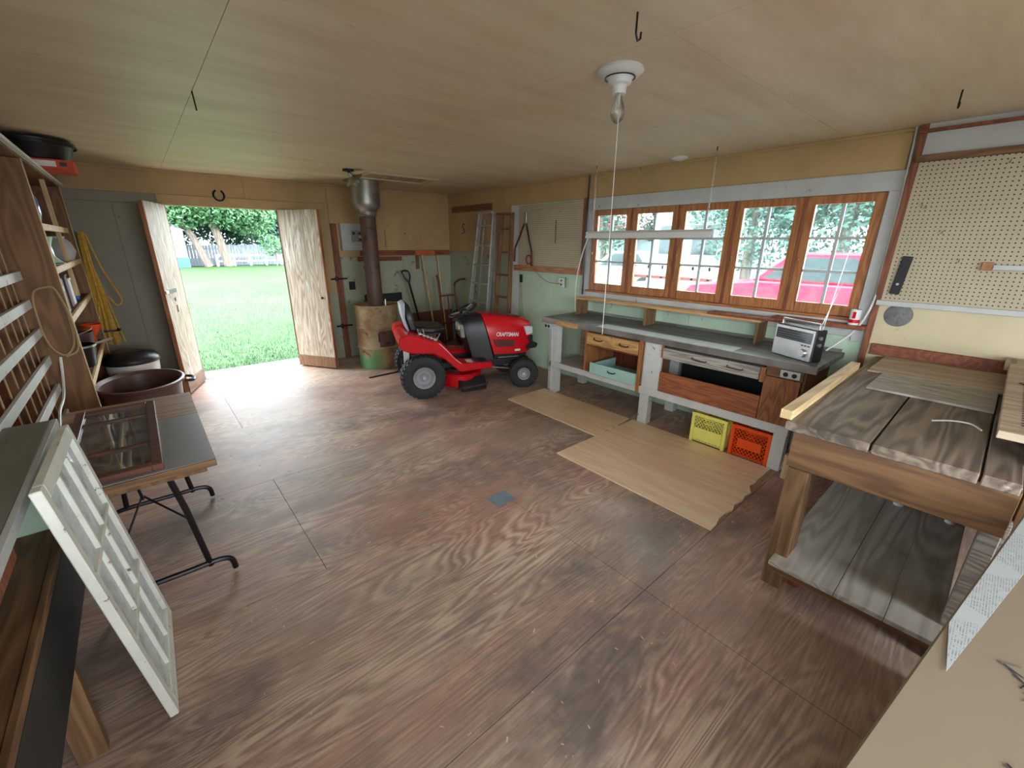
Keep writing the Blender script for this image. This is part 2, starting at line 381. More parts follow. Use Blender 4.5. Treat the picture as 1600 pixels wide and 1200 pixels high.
def curve(pts, seg=6):
    pts = [Vector(p) for p in pts]; out = []
    for i in range(len(pts)-1):
        p0 = pts[max(i-1, 0)]; p1 = pts[i]; p2 = pts[i+1]; p3 = pts[min(i+2, len(pts)-1)]
        for k in range(seg):
            u = k/seg; out.append(.5*((2*p1)+(p2-p0)*u+(2*p0-5*p1+4*p2-p3)*u*u+(3*p1-p0-3*p2+p3)*u**3))
    return out + [pts[-1]]
def text(name, body, size, mat, parent, M, ext=.0008):
    cu = D.curves.new(name, 'FONT'); cu.body = body; cu.size = size; cu.extrude = ext; cu.align_x = 'LEFT'; cu.offset = size*.02; cu.shear = .15
    o = D.objects.new(name, cu); C.objects.link(o); bpy.context.view_layer.update()
    me = D.meshes.new_from_object(o.evaluated_get(bpy.context.evaluated_depsgraph_get())); D.objects.remove(o)
    me.transform(M); me.materials.clear(); me.materials.append(MT[mat]); me.name = name
    n = D.objects.new(name, me); C.objects.link(n); n.parent = parent; WM[n] = WM[parent]; return n

# ------------------------------------------------------------------ the room
XL, XR, YB, YF, ZC = -.85, 4.2, 6.57, -2.2, 2.48
fl = struct(B(XL-.1, XR+.12, YF, YB+.13, -.08, -.022).build('floor', 'blackpaint'), 'worn red-brown plywood floor')
rows = [YF, -1.565, -.345, .874, 2.094, 3.314, 4.534, 5.75, YB]
for i in range(len(rows)-1):
    xs = [XL, 1.677, XR] if i not in (4, 6) else [XL, .46, 2.9, XR]
    for a, b in zip(xs, xs[1:]):
        B(a+.0015, b-.0015, rows[i]+.0015, rows[i+1]-.0015, -.0225, 0).build('panel', 'floor', fl)
cl = struct(B(XL-.1, XR+.12, YF, YB+.13, ZC+.015, ZC+.1).build('ceiling', 'shelfply'), 'smoky cream plywood ceiling')
for x0, x1, ys in ((XL, .41, [YF, .02, 2.46, YB]), (.41, 1.72, [YF, -.7, 1.81, 4.45, YB]), (1.72, XR, [YF, -1.4, 1.08, 3.78, YB])):
    for a, b in zip(ys, ys[1:]): B(x0+.001, x1-.001, a+.001, b-.001, ZC, ZC+.0155).build('panel', 'ceiling', cl)
# back wall with the double door opening
DX0, DX1, DZ = .38, 1.56, 2.13
wb = struct(MB().box(XL-.1, DX0, YB+.012, YB+.13, -.08, ZC+.05).box(DX1, XR+.12, YB+.012, YB+.13, -.08, ZC+.05).box(DX0, DX1, YB+.012, YB+.13, DZ, ZC+.05).build('wall_back', 'olive'), 'back wall with the open double doors')
def pan(w_, mat, *a): return B(*a).build('panel', mat, w_, bev=.0015)
y0, y1 = YB, YB+.011
pan(wb, 'olive', XL, -.08, y0, y1, 0, 2.115); pan(wb, 'olive', -.077, DX0-.06, y0, y1, 0, 2.115)
pan(wb, 'olive', XL, DX0-.06, y0, y1, 2.12, 2.22); pan(wb, 'tan', XL, 1.2, y0, y1, 2.223, ZC); pan(wb, 'tan', 1.203, 2.2, y0, y1, 2.223, ZC)
pan(wb, 'tan', 2.203, XR, y0, y1, 1.51, ZC); pan(wb, 'sage', 2.303, 3.3, y0, y1, 0, 1.507); pan(wb, 'sage', 3.303, XR, y0, y1, .58, 1.507); pan(wb, 'brownwall', 3.303, XR, y0, y1, 0, .577)
pan(wb, 'tan', DX1+.06, 2.2, y0, y1, 1.0, 2.22); pan(wb, 'sage', DX1+.06, 2.3, y0, y1, 0, .997)
tr = struct(B(DX0-.07, DX1+.6, YB-.016, YB, DZ, DZ+.09).build('trim_1', 'tan', bev=.003), 'header board over the double doors')
struct(MB().box(DX0-.05, DX0, YB-.01, YB+.13, 0, DZ).box(DX1, DX1+.05, YB-.01, YB+.13, 0, DZ).box(DX0, DX1, YB-.005, YB+.13, DZ-.02, DZ).build('trim_2', 'tan', bev=.003), 'door jamb boards')
struct(B(2.2, 2.285, YB-.022, YB, 0, 1.97).build('trim_3', 'rust_z', bev=.003), 'red-brown vertical strip beside the right door leaf')
struct(B(DX0+.02, DX1+.05, YB+.02, YB+.42, -.06, .004).build('trim_4', 'greytrim', bev=.004), 'grey door threshold board')
# right wall with the window band
WY0, WY1, WZ0, WZ1 = .75, 3.44, 1.18, 2.09
wr = struct(MB().box(XR+.012, XR+.12, YF, YB+.012, -.08, WZ0).box(XR+.012, XR+.12, YF, YB+.012, WZ1, ZC+.05).box(XR+.012, XR+.12, YF, WY0, WZ0, WZ1)
            .box(XR+.012, XR+.12, WY1, YB+.012, WZ0, WZ1).build('wall_right', 'sage'), 'right wall with the band of windows')
def panr(mat, ya, yb, za, zb, x=XR): return pan(wr, mat, x, x+.0115, ya, yb, za, zb)
panr('tan', .7, 3.4, 2.225, ZC); panr('tan', 3.403, YB, 2.225, ZC); panr('tan', 4.93, YB, 1.57, 2.222); panr('sage', 4.93, YB, 0, 1.567)
panr('green', 3.57, 4.75, 0, 2.222); panr('green', .66, 2.1, 0, 1.03); panr('green', 2.103, 3.567, 0, 1.03)
panr('whitewood', 4.755, 4.925, 0, 2.22)
panr('greytrim', 3.445, 3.567, 1.033, 2.222)
panr('cream', -1.0, .655, 0, 1.34, 4.13); panr('cream', YF, -1.003, 0, ZC, 4.13); panr('greytrim', -1.0, .655, 2.29, ZC, 4.13)
struct(B(4.12, XR, .62, .66, .75, ZC).build('trim_5', 'rust_z', bev=.002), 'red-brown stud at the end of the furred wall')
struct(B(4.1, 4.13, -1.0, .66, 2.425, 2.445).build('trim_6', 'rust', bev=.002), 'thin wooden rail near the ceiling above the right pegboard')
struct(B(4.09, 4.13, -1.0, .64, 2.25, 2.29).build('trim_7', 'brown_y', bev=.002), 'wooden rail on top of the right pegboard')
wl = struct(MB().box(XL-.1, XL, .1, YB+.012, -.08, ZC+.05).box(XL-.1, XL, YF, -2.0, -.08, ZC+.05).box(XL-.1, XL, -2.0, .1, -.08, .9).box(XL-.1, XL, -2.0, .1, 2.3, ZC+.05).build('wall_left', 'olive'), 'left wall behind the shelves, with an opening added out of view for daylight')  # opening beside the camera is unseen, added to let in more daylight
wf = struct(MB().box(XL-.1, .0, YF-.1, YF, -.08, ZC+.05).box(2.3, XR+.12, YF-.1, YF, -.08, ZC+.05).box(0, 2.3, YF-.1, YF, 2.2, ZC+.05).build('wall_front', 'olive'), 'wall behind the camera with a wide unseen opening added for daylight')  # entrance is out of view, added and sized to light the foreground
# corner and ceiling moulding
struct(MB().box(XL, XR, YB-.018, YB, ZC-.03, ZC).build('trim_8', 'tan', bev=.004), 'ceiling moulding along the back wall')
struct(MB().box(XR-.018, XR, .66, YB-.018, ZC-.022, ZC).build('trim_9', 'tan', bev=.004), 'ceiling moulding along the window wall')
# window surround
struct(MB().box(XR-.02, XR+.012, .64, 3.44, WZ1, 2.222).build('trim_10', 'greytrim', bev=.003), 'grey head board over the windows')
struct(MB().box(XR-.02, XR+.012, .64, WY0, 1.0, WZ1).build('trim_11', 'greytrim', bev=.003), 'grey side board right of the windows')
sb = struct(MB().box(XR-.02, XR+.012, WY0, 3.567, 1.033, WZ0-.02).build('trim_12', 'greytrim', bev=.003), 'grey boards under the windows')
struct(MB().box(XR-.035, XR+.12, WY0-.03, WY1+.03, WZ0-.022, WZ0).build('trim_13', 'orangewood_y', bev=.003), 'window sill')
ws = [WY1, 2.9, 2.35, 1.805, 1.26, WY0]
for i in range(5):
    a, b = ws[i+1]+.004, ws[i]-.004
    st_, x0, x1 = .066, XR+.005, XR+.05
    wn = struct(MB().box(x0, x1, a, a+st_, WZ0+.003, WZ1-.003).box(x0, x1, b-st_, b, WZ0+.003, WZ1-.003).box(x0, x1, a+st_, b-st_, WZ0+.003, WZ0+.085).box(x0, x1, a+st_, b-st_, WZ1-.062, WZ1-.003)
                .build('window_%d' % (i+1), 'orangewood', bev=.002), 'orange wooden casement, number %d from the back corner' % (i+1))
    ya, yb, za, zb = a+st_, b-st_, WZ0+.085, WZ1-.062
    box('muntin', 'greytrim', wn, x0+.008, x1-.008, (ya+yb)/2-.011, (ya+yb)/2+.011, za, zb)
    for k in (1, 2): 
        z = za+(zb-za)*k/3; box('muntin', 'greytrim', wn, x0+.01, x1-.01, ya, yb, z-.01, z+.01)
    for k in range(3):
        for s_ in range(2):
            yy = (ya, (ya+yb)/2, yb)[s_:s_+2]; zz = (za+(zb-za)*k/3, za+(zb-za)*(k+1)/3)
            B(x0+.02, x0+.023, yy[0]+.003, yy[1]-.003, zz[0]+.003, zz[1]-.003).build('pane', 'glass', wn)
    T([(XR+.002, b-.03, 1.62), (XR-.012, b-.03, 1.62), (XR-.014, b-.03, 1.60)], .005, 6).build('catch', 'brass', wn)
for i in range(1, 5):
    struct(B(XR-.004, XR+.055, ws[i]-.012, ws[i]+.012, WZ0, WZ1).build('trim_%d' % (13+i), 'rust_z', bev=.002), 'wooden mullion post between two casements')
# door leaves
def leaf_door(n, hinge, d, width, label):
    d = Vector((d[0], d[1], 0)).normalized(); nn = Vector((-d.y, d.x, 0)); h = Vector((hinge[0], hinge[1], 0))
    M = Matrix((d, nn, Vector((0, 0, 1)))).transposed().to_4x4(); M.translation = h
    o = D.objects.new('door_%d' % n, None); C.objects.link(o); o.matrix_world = M; WM[o] = M; o['kind'] = 'structure'; o['label'] = label; o.empty_display_size = .1
    MB().box(.012, width-.012, -.018, .018, .17, 2.11).build('leaf', 'doorply', o, local=True, bev=.002)
    MB().box(width-.012, width, -.02, .02, .02, 2.11).box(0, .012, -.02, .02, .02, 2.11).build('edge_strip', 'dooredge', o, local=True, bev=.002)
    return o, M
dl, ML = leaf_door(1, (DX0-.02, 6.535), (-.356, -.934), .585, 'weathered plywood door leaf with a slide bolt, folded in by the tubs')
MB().box(0, .585, -.03, -.018, .02, .17).box(0.012, .573, -.018, .018, .02, .17).build('kick_board', 'brown_x', dl, local=True, bev=.002)
MB().box(0, .585, .018, .03, .02, .17).build('kick_board', 'brown_x', dl, local=True, bev=.002)
dr, MR = leaf_door(2, (DX1-.02, 6.53), (.53, -.848), .64, 'flaking whitish plywood door leaf beside the barrel stove')
MB().box(0, .64, -.03, -.018, .02, .17).box(0.012, .628, -.018, .018, .02, .17).build('kick_board', 'shelfply', dr, local=True, bev=.002)
MB().box(0, .64, .018, .03, .02, .17).build('kick_board', 'shelfply', dr, local=True, bev=.002)
for s_ in (1,):
    sl = MB().box(.27, .51, .018, .026, 1.16, 1.205).build('slide_bolt', 'darkmetal', dl, local=True, bev=.001)
    MB().box(.5, .57, .018, .03, 1.165, 1.2).build('bolt_keeper', 'silver', sl, local=True, bev=.001)
    MB().lathe([(0, .018), (.02, .018), (.02, .03), (0, .03)], (.33, 0, 1.09), 10, 'y').build('lock_plate', 'steel', dl, local=True)
    MB().box(.325, .345, .018, .022, .94, 1.02).build('keyhole_slot', 'blackpaint', dl, local=True)
MB().lathe([(0, -.05), (.014, -.045), (.016, -.03), (.008, -.018)], (.56, 0, 1.0), 10, 'y').build('knob', 'darkmetal', dr, local=True)
for z in (1.2, .5):
    tag(MB().box(2.12, 2.36, YB-.03, YB-.022, z-.012, z+.012).lathe([(0, -.035), (.018, -.035), (.018, .035), (0, .035)], (2.2, YB-.03, z), 8).build('strap_hinge', 'darkmetal', bev=.001),
        'upper dark iron strap hinge on the red-brown strip' if z > 1 else 'lower dark iron strap hinge on the red-brown strip', 'hinge', 'strap hinges on the wall')

# ------------------------------------------------------------------ outdoors
struct(B(-60, 60, YB+.1, 60, -.5, -.1).build('ground', 'lawn'), 'mown lawn outside the doors')
struct(MB().box(XR+.12, 60, -30, YB+.1, -.5, -.102).box(-60, XL-.1, -30, YB+.1, -.5, -.102).box(XL-.1, XR+.12, -30, YF-.1, -.5, -.102).build('ground_yard', 'gravel'), 'pale gravel yard outside the windows')
g = MB()
for i in range(9000):
    y = YB+.45+random.random()**1.8*14; x = .96*y/6.57+random.uniform(-1.1, 1.1)*(y/6.57)*.75
    h = random.uniform(.02, .06); a = random.uniform(0, PI); dx, dy = math.cos(a)*.006, math.sin(a)*.006
    g.add([(x-dx, y-dy, -.1), (x+dx, y+dy, -.1), (x+random.uniform(-.02, .02), y+random.uniform(-.02, .02), -.1+h)], [(0, 1, 2)])
o = g.build('grass_blades', 'leafgreen', kind='stuff'); o['label'] = 'short green grass blades on the lawn near the door'; o['category'] = 'grass'
fe = thing('board_fence', 'weathered grey board fence across the far end of the lawn', 'fence', (6, 41, -.1))
for k in range(7):
    m = MB(); x = -6+k*3.2
    for j in range(16): m.box(x+j*.2, x+j*.2+.19, 41, 41.04, -.1, 1.45+random.uniform(-.05, .05))
    m.box(x, x+3.2, 41.04, 41.09, .3, .4).box(x, x+3.2, 41.04, 41.09, 1.1, 1.2).build('fence_section', 'fence', fe)
rb = thing('low_rail_fence', 'low white rail fence with square openings before the board fence', 'fence', (8, 39.6, -.1))
for k in range(7): box('post', 'windowlight', rb, 4.6+k*1.1, 4.75+k*1.1, 39.6, 39.75, -.1, .75)
box('rail', 'windowlight', rb, 4.6, 11.3, 39.63, 39.7, .62, .75); box('rail', 'windowlight', rb, 4.6, 11.3, 39.63, 39.7, .22, .32)
sh = thing('garden_shed', 'small pale shed with blue base left of the trees', 'shed', (2.4, 39.5, -.1))
box('wall', 'windowlight', sh, 1.2, 2.9, 39, 40.5, .6, 2.4); box('base', 'bluevase', sh, 1.2, 2.95, 38.98, 40.5, -.1, .6)
MB().prism([(1.1, 2.4), (3.05, 2.4), (2.1, 3.0)], 'y', 38.9, 40.6).build('roof', 'roofgrey', sh)
def foliage(m, c, r, n, sz, sc=(1, 1, 1)):
    for i in range(n):
        v = Vector((random.gauss(0, 1), random.gauss(0, 1), random.gauss(0, 1))).normalized()*(random.random()**.4)*r
        p = Vector(c) + Vector((v.x*sc[0], v.y*sc[1], v.z*sc[2]))
        a = Vector((random.uniform(-1, 1), random.uniform(-1, 1), random.uniform(-1, 1))).normalized(); b = a.orthogonal().normalized()
        s_ = sz*random.uniform(.6, 1.4); m.add([p-a*s_*.5, p+b*s_*.3, p+a*s_*.5, p-b*s_*.3], [(0, 1, 2, 3)])
def tree(name, label, x, y, mat, crown, trunks, n, sz):
    o = thing(name, label, 'tree', (x, y, -.1), group='trees around the yard')
    for (dx, lean, r, h) in trunks: T([(x+dx, y, -.12), (x+dx+lean*.4, y, h*.5), (x+dx+lean, y, h)], [r, r*.8, r*.5], 9).build('trunk', 'bark', o, smooth=True)
    m = MB()
    for (dx, dy, z, r) in crown: foliage(m, (x+dx, y+dy, z), r, int(n*r*r/6), sz)
    m.build('foliage', mat, o)
    return o
tree('leafy_tree', 'big leafy tree with twin leaning grey trunks left of the doorway view', 4.8, 39.6, 'leafgreen', [(-1.8, 0, 4.6, 2.2), (.6, -.3, 4.9, 2.4), (-3.6, .6, 3.6, 2), (2.6, .8, 4.2, 2.2), (-.4, 0, 7, 3), (-3.8, 1, 6, 2.6), (1.6, .5, 7.5, 2.5)], [(-.7, -1.6, .3, 4), (.6, -1.0, .34, 4.4)], 5600, .26)
tree('blue_spruce', 'tall blue-green spruce behind the fence in the doorway', 8.6, 43.5, 'leafblue', [(0, 0, 2.8, 2.6), (0, 0, 5.6, 3), (-1, 0, 8, 2.6), (-2.6, .5, 3.4, 2.2), (2.2, .4, 5.2, 2.4), (2, 0, 8, 2.6)], [(0, 0, .25, 6)], 5600, .26)
tree('dark_tree', 'dark green tree at the right edge of the doorway view', 12.2, 44, 'leafdark', [(0, 0, 4, 2.8), (0, 0, 7, 2.8), (-2.6, .6, 4, 2.2), (2.5, 0, 5, 2.6)], [(0, 0, .25, 5)], 5600, .26)
tree('small_tree', 'loose pale tree far left behind the shed', 1.4, 45, 'leafblue', [(0, 0, 4, 2.8), (1.8, 0, 3.4, 2.2), (1.5, 0, 7, 3), (-2, 0, 6, 2.5)], [(0, 0, .25, 5)], 4600, .26)
sb_ = thing('round_shrub', 'round bright green shrub in front of the low rail fence', 'shrub', (8.4, 38.6, -.1)); m = MB()
foliage(m, (8.2, 38.6, 1.5), .85, 420, .2); foliage(m, (9.1, 38.6, 1.2), .6, 240, .2); m.build('foliage', 'leafgreen', sb_)
T([(8.5, 38.6, -.12), (8.5, 38.6, 1.1)], .06, 7).build('stem', 'bark', sb_)
for k in range(2):
    tag(T(curve([(-4, 30, 5.9+k*.5), (6, 30, 4.4+k*.4), (18, 30, 4.4+k*.5)]), .02, 5).build('power_line', 'black'), ('lower' if k == 0 else 'upper') + ' overhead power line crossing the doorway view', 'cable', 'overhead lines')
# yard seen through the windows
def car(name, label, cx, cy_, rz, mat, L=4.4, Wd=1.75, hb=.78, hr=1.5):
    o = thing(name, label, 'car', (cx, cy_, -.1), rz); h = Wd/2
    prof = [(-L/2, .35), (-L/2, hb*.95), (-L*.3, hb), (L*.12, hb), (L*.46, hb*.86), (L/2, hb*.7), (L/2, .32), (L*.4, .25), (-L*.4, .25)]
    MB().prism(prof, 'y', -h, h).build('body', mat, o, local=True, bev=.03)
    MB().prism([(-L*.34, hb), (-L*.24, hr), (L*.02, hr), (L*.17, hb)], 'y', -h*.88, h*.88).build('cabin', mat, o, local=True, bev=.03)
    for s_ in (-1, 1):
        MB().prism([(-L*.3, hb+.05), (-L*.225, hr-.08), (-L*.01, hr-.08), (L*.12, hb+.05)], 'y', s_*h*.885, s_*h*.9).build('side_window', 'carglass', o, local=True)
        for x in (-L*.3, L*.31):
            w_ = MB().lathe([(.1, -.1), (.3, -.1), (.33, -.06), (.33, .06), (.3, .1), (.1, .1)], (x, s_*(h-.1), .33), 20, 'y').build('tire', 'rubber', o, local=True, smooth=True)
            MB().lathe([(0, -.09), (.2, -.1), (.2, .1), (0, .09)], (x, s_*(h-.1), .33), 16, 'y').build('rim', 'silver', w_, local=True)
        MB().ball((L*.48, s_*h*.7, hb*.72), .1, 8, 5, (.6, 1, .8)).build('headlight', 'lens', o, local=True)
    return o
car('parked_car', 'red car parked outside the nearest windows', 10.5, 2.9, PI/2, 'carred', 4.3, 1.8, 1.12, 1.68)
car('parked_car', 'silver car parked far off beyond the first window', 15.0, 10.8, PI/2+.3, 'cargrey', 4.4, 1.75, .95, 1.55)
tl = thing('utility_trailer', 'pale flatbed trailer outside the middle window', 'trailer', (12, 6.3, -.1))
box('bed', 'windowlight', tl, 11.3, 12.7, 5.2, 7.6, .5, .62)
for k in range(6): box('stake', 'greytrim', tl, 11.3, 11.36, 5.25+k*.45, 5.32+k*.45, .62, 1.15)
box('side_rail', 'greytrim', tl, 11.3, 11.36, 5.2, 7.6, 1.05, 1.18); box('side_rail', 'redmetal', tl, 11.3, 11.36, 5.2, 7.6, .78, .86)
for s_ in (5.9, 6.8):
    q = MB().lathe([(.12, -.09), (.28, -.09), (.3, -.05), (.3, .05), (.28, .09), (.12, .09)], (11.35, s_, .2), 20, 'x').build('tire', 'rubber', tl, smooth=True)
    MB().lathe([(0, -.08), (.17, -.09), (.17, .09), (0, .08)], (11.35, s_, .2), 14, 'x').build('rim', 'silver', q)
ho = thing('siding_house', 'white clapboard house beyond the yard', 'house', (20, 9.8, -.1))
box('wall', 'windowlight', ho, 19, 26, 8.2, 11.8, -.1, 3.6)
MB().prism([(7.9, 3.5), (12.1, 3.5), (10, 5.4)], 'x', 18.6, 26.4).build('roof', 'roofgrey', ho)
for k in range(14): box('siding_board', 'windowlight', ho, 18.97, 19, 8.2, 11.8, .1+k*.25, .32+k*.25)
for k in (8.6, 10.2):
    f_ = box('window', 'greytrim', ho, 18.94, 18.98, k, k+1.3, 1.2, 2.6); box('pane', 'carglass', f_, 18.93, 18.945, k+.08, k+1.22, 1.28, 2.52)
sg = thing('small_garage', 'pale garage with a red roof far beyond the first window', 'garage', (26, 20, -.1))
box('wall', 'windowlight', sg, 24, 28, 17, 21, -.1, 2.6); MB().prism([(16.7, 2.6), (21.3, 2.6), (19, 4)], 'x', 23.7, 28.3).build('roof', 'carred', sg)
box('garage_door', 'greytrim', sg, 23.95, 24, 17.8, 20.2, -.1, 2)
tree('yard_tree', 'full green tree behind the red car', 16, 3.6, 'leafblue', [(0, 0, 3.2, 2.2), (0, -1.6, 3.8, 2), (.4, 1.2, 4.4, 1.8), (0, 0, 5.6, 2.2)], [(0, 0, .2, 4)], 5200, .16)
tree('yard_tree', 'leafy tree between the red car and the white house', 16.5, 6.4, 'leafblue', [(0, 0, 3, 2.2), (0, -1.6, 4, 2), (0, 1.4, 4.4, 2)], [(0, 0, .2, 4)], 5200, .16)
tree('yard_tree', 'distant tree between the house and the small garage', 26, 15, 'leafdark', [(0, 0, 3.6, 2.2), (0, 0, 5.6, 2)], [(0, 0, .2, 4)], 2600, .3)
tree('yard_tree', 'tall tree behind the white house', 30, 9, 'leafgreen', [(0, 0, 6, 3.2), (0, 3, 6.5, 2.6), (0, -3.4, 5.5, 2.8)], [(0, 0, .25, 5)], 2600, .36)
tree('yard_tree', 'dense blue-green tree left of the white house', 20, 15.5, 'leafblue', [(0, 0, 3, 2), (0, 1.5, 4.6, 2), (0, -1.4, 4.8, 1.8), (0, 3, 3, 1.8)], [(0, 0, .2, 4)], 3000, .22)


# ------------------------------------------------------------------ long workbench under the windows
BX0, BX1 = 3.5, 4.19
wbn = thing('long_workbench', 'long grey-topped workbench with drawers under the windows', 'workbench', (3.85, 2.1, 0))
box('bench_top', 'benchgrey', wbn, BX0+.012, BX1, .76, 3.53, .86, .9)
box('edge_strip', 'steel', wbn, BX0-.004, BX0+.012, .76, 3.53, .845, .902)
box('back_strip', 'steel', wbn, BX1-.03, BX1, .78, 3.5, .9, .925)
for a, b in ((1.36, 1.72), (1.725, 2.05), (2.055, 2.42), (2.425, 2.75)): box('top_tile', 'greytrim', wbn, BX0+.02, BX0+.2, a, b, .9, .9035, bev=.0008)
for ya, yb in ((3.33, 3.43), (2.08, 2.18), (.87, .96)):
    box('leg', 'whitewood', wbn, 3.56, 3.64, ya, yb, 0, .86); box('leg', 'whitewood', wbn, 4.08, 4.16, ya, yb, 0, .86)
box('rail', 'whitewood', wbn, 3.545, 3.56, 2.18, 3.43, .315, .38); box('rail', 'whitewood', wbn, 3.54, 3.56, .86, 2.18, .315, .39)
box('side_panel', 'whitewood', wbn, 3.545, 3.575, 1.985, 2.16, .39, .845)
box('lower_shelf', 'grimeply', wbn, 3.575, 4.17, 2.18, 3.43, .345, .365); box('lower_shelf', 'grimeply', wbn, 3.575, 4.17, .9, 2.08, .345, .365)
box('upright', 'greytrim', wbn, 3.545, 3.575, 3.41, 3.45, .02, .83)
box('cabinet_back', 'hardboard', wbn, 4.05, 4.07, 2.9, 3.4, .366, .855)
box('cabinet_side', 'orangewood', wbn, 3.55, 4.07, 2.885, 2.91, .366, .855); box('cabinet_side', 'orangewood', wbn, 3.535, 4.07, 2.19, 2.225, .315, .855)
box('cabinet_back', 'redply', wbn, 4.05, 4.07, 2.225, 2.885, .366, .855); box('drawer_runner', 'rust', wbn, 3.56, 4.05, 2.225, 2.885, .67, .685)
for a, b in ((2.565, 2.88), (2.235, 2.56)):
    d = box('drawer', 'pine_y', wbn, 3.54, 3.95, a, b, .69, .815, bev=.003)
    T(curve([(3.54, (a+b)/2+.05, .765), (3.515, (a+b)/2+.04, .755), (3.512, (a+b)/2-.04, .75), (3.54, (a+b)/2-.05, .755)]), .006, 6).build('handle', 'darkmetal', d)
d = MB().box(3.505, 3.53, 2.225, 2.79, .385, .505).box(3.53, 3.95, 2.225, 2.245, .39, .49).box(3.53, 3.95, 2.77, 2.79, .39, .49).box(3.53, 3.95, 2.245, 2.77, .385, .395).build('drawer', 'mint', wbn, bev=.002)
d['label'] = 'mint green low drawer'
T([(3.507, 2.55, .46), (3.49, 2.53, .45), (3.49, 2.47, .45), (3.507, 2.45, .46)], .006, 6).build('handle', 'darkmetal', d)
d = box('drawer', 'roughply', wbn, 3.525, 3.95, 1.135, 1.965, .715, .815, bev=.003); d['label'] = 'long drawer with worn whitish front'
for yy in (1.62, 1.32): T(curve([(3.527, yy+.06, .78), (3.505, yy+.05, .77), (3.502, yy-.05, .765), (3.527, yy-.06, .77)]), .006, 6).build('handle', 'rustpipe', d)
box('drawer_stop', 'orangewood', wbn, 3.53, 3.56, 1.97, 1.985, .72, .83); box('drawer_stop', 'orangewood', wbn, 3.53, 3.56, 1.085, 1.13, .70, .82)
box('front_panel', 'fir_y', wbn, 3.53, 3.55, 1.1, 1.975, .392, .585); box('end_panel', 'fir_z', wbn, 3.528, 3.548, .85, 1.095, .392, .76)
box('end_beam', 'brown_y', wbn, 3.53, 3.56, .84, 1.095, .765, .845); box('side_wall', 'brown_x', wbn, 3.56, 4.16, .83, .85, .36, .845)
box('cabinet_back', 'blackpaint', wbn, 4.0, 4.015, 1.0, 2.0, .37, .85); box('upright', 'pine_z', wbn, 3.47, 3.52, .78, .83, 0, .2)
box('front_patch', 'pine_y', wbn, 3.49, 3.5, 2.98, 3.3, .835, .89)
for ya, yb, lb in ((3.37, 3.47, 'grey double outlet box under the left end of the long workbench'), (.85, .98, 'grey double outlet box under the right end of the long workbench')):
    o = thing('outlet_box', lb, 'outlet', (3.49, (ya+yb)/2, .8), group='bench outlet boxes')
    box('box', 'greytrim', o, 3.478, 3.494, ya, yb, .785, .84)
    for k in (.28, .72): MB().lathe([(0, -.004), (.017, -.004), (.017, 0), (0, 0)], (3.478, ya+(yb-ya)*k, .812), 12, 'x').build('socket', 'black', o)
rs = thing('riser_shelf', 'low pine riser shelf standing along the back of the long workbench', 'shelf', (4.06, 2.4, .9))
box('top_board', 'pine_y', rs, 3.95, 4.15, 1.34, 3.42, 1.085, 1.105)
for yy in (3.4, 2.46, 1.36): box('support', 'brown_z', rs, 3.95, 4.15, yy-.012, yy+.012, .9, 1.085)
for i, yy in enumerate((2.9, 2.2, 1.85)):
    T([(3.96, yy, 1.085), (3.96, yy, 1.05), (3.955, yy, 1.04)], .004, 5).build('hook', 'steel', rs)
tag(B(3.97, 4.12, 1.2, 1.82, 1.1055, 1.125).build('red_board', 'carred', bev=.003), 'flat red board lying on the riser shelf below the windows', 'board').data.materials[0] = MT['rust']
struct(B(4.05, 4.18, .66, 1.3, 1.11, 1.14).build('trim_20', 'rust', bev=.003), 'narrow red-brown ledge under the last window')
tn = thing('tin_can', 'small red and white tin on the narrow ledge by the window post', 'can', (4.12, .745, 1.14))
MB().lathe([(0, 1.14), (.034, 1.14), (.034, 1.255), (0, 1.255)], (4.12, .745, 0), 16).build('body', 'whiteplastic', tn, smooth=True)
MB().lathe([(.0345, 1.155), (.0348, 1.155), (.0348, 1.18), (.0345, 1.18)], (4.12, .745, 0), 16).build('band', 'red', tn); B(4.084, 4.087, .735, .755, 1.19, 1.24).build('stripe', 'red', tn)
# radio
M = Matrix.Translation((3.71, .975, .9)) @ Matrix.Rotation(-.44, 4, 'Z')
rd = thing('portable_radio', 'silver portable radio with raised antennas on the long workbench', 'radio', (3.71, .975, .9), -.44)
def L(m, name, mat, par, **k): return m.build(name, mat, par, local=True, **k)
L(B(-.045, .06, -.17, .17, 0, .24), 'case', 'black', rd, bev=.008); L(B(-.052, -.045, -.165, .165, .005, .235), 'front_plate', 'silver', rd, bev=.002)
L(B(-.055, -.05, -.15, .15, .135, .215), 'dial_window', 'carglass', rd, bev=.001)
for k in range(4): L(B(-.0555, -.0548, -.14, .14, .145+k*.017, .1465+k*.017), 'scale_line', 'greyplastic', rd)
kn = L(MB().lathe([(0, -.075), (.028, -.075), (.032, -.05), (0, -.05)], (0, -.1, .06), 20, 'x'), 'tuning_knob', 'silver', rd, smooth=True)
for k in range(3): L(B(-.056, -.05, -.145+k*.026, -.13+k*.026, .112, .12), 'button', 'black', rd)
L(T([(0, -.155, .235), (0, -.155, .275), (0, .155, .275), (0, .155, .235)], .011, 8), 'handle', 'silver', rd, smooth=True)
for k, (dx, dy) in enumerate(((.02, -.035), (.03, -.055))): L(T([(.03, -.15+k*.02, .24), (.03+dx, -.15+k*.02+dy, .24+.55-k*.22)], [.0035, .0015], 6), 'antenna', 'silver', rd)
for k in range(2): L(MB().lathe([(0, -.18), (.014, -.18), (.014, -.17), (0, -.17)], (0, 0, .18-k*.05), 12, 'y'), 'side_knob', 'silver', rd)
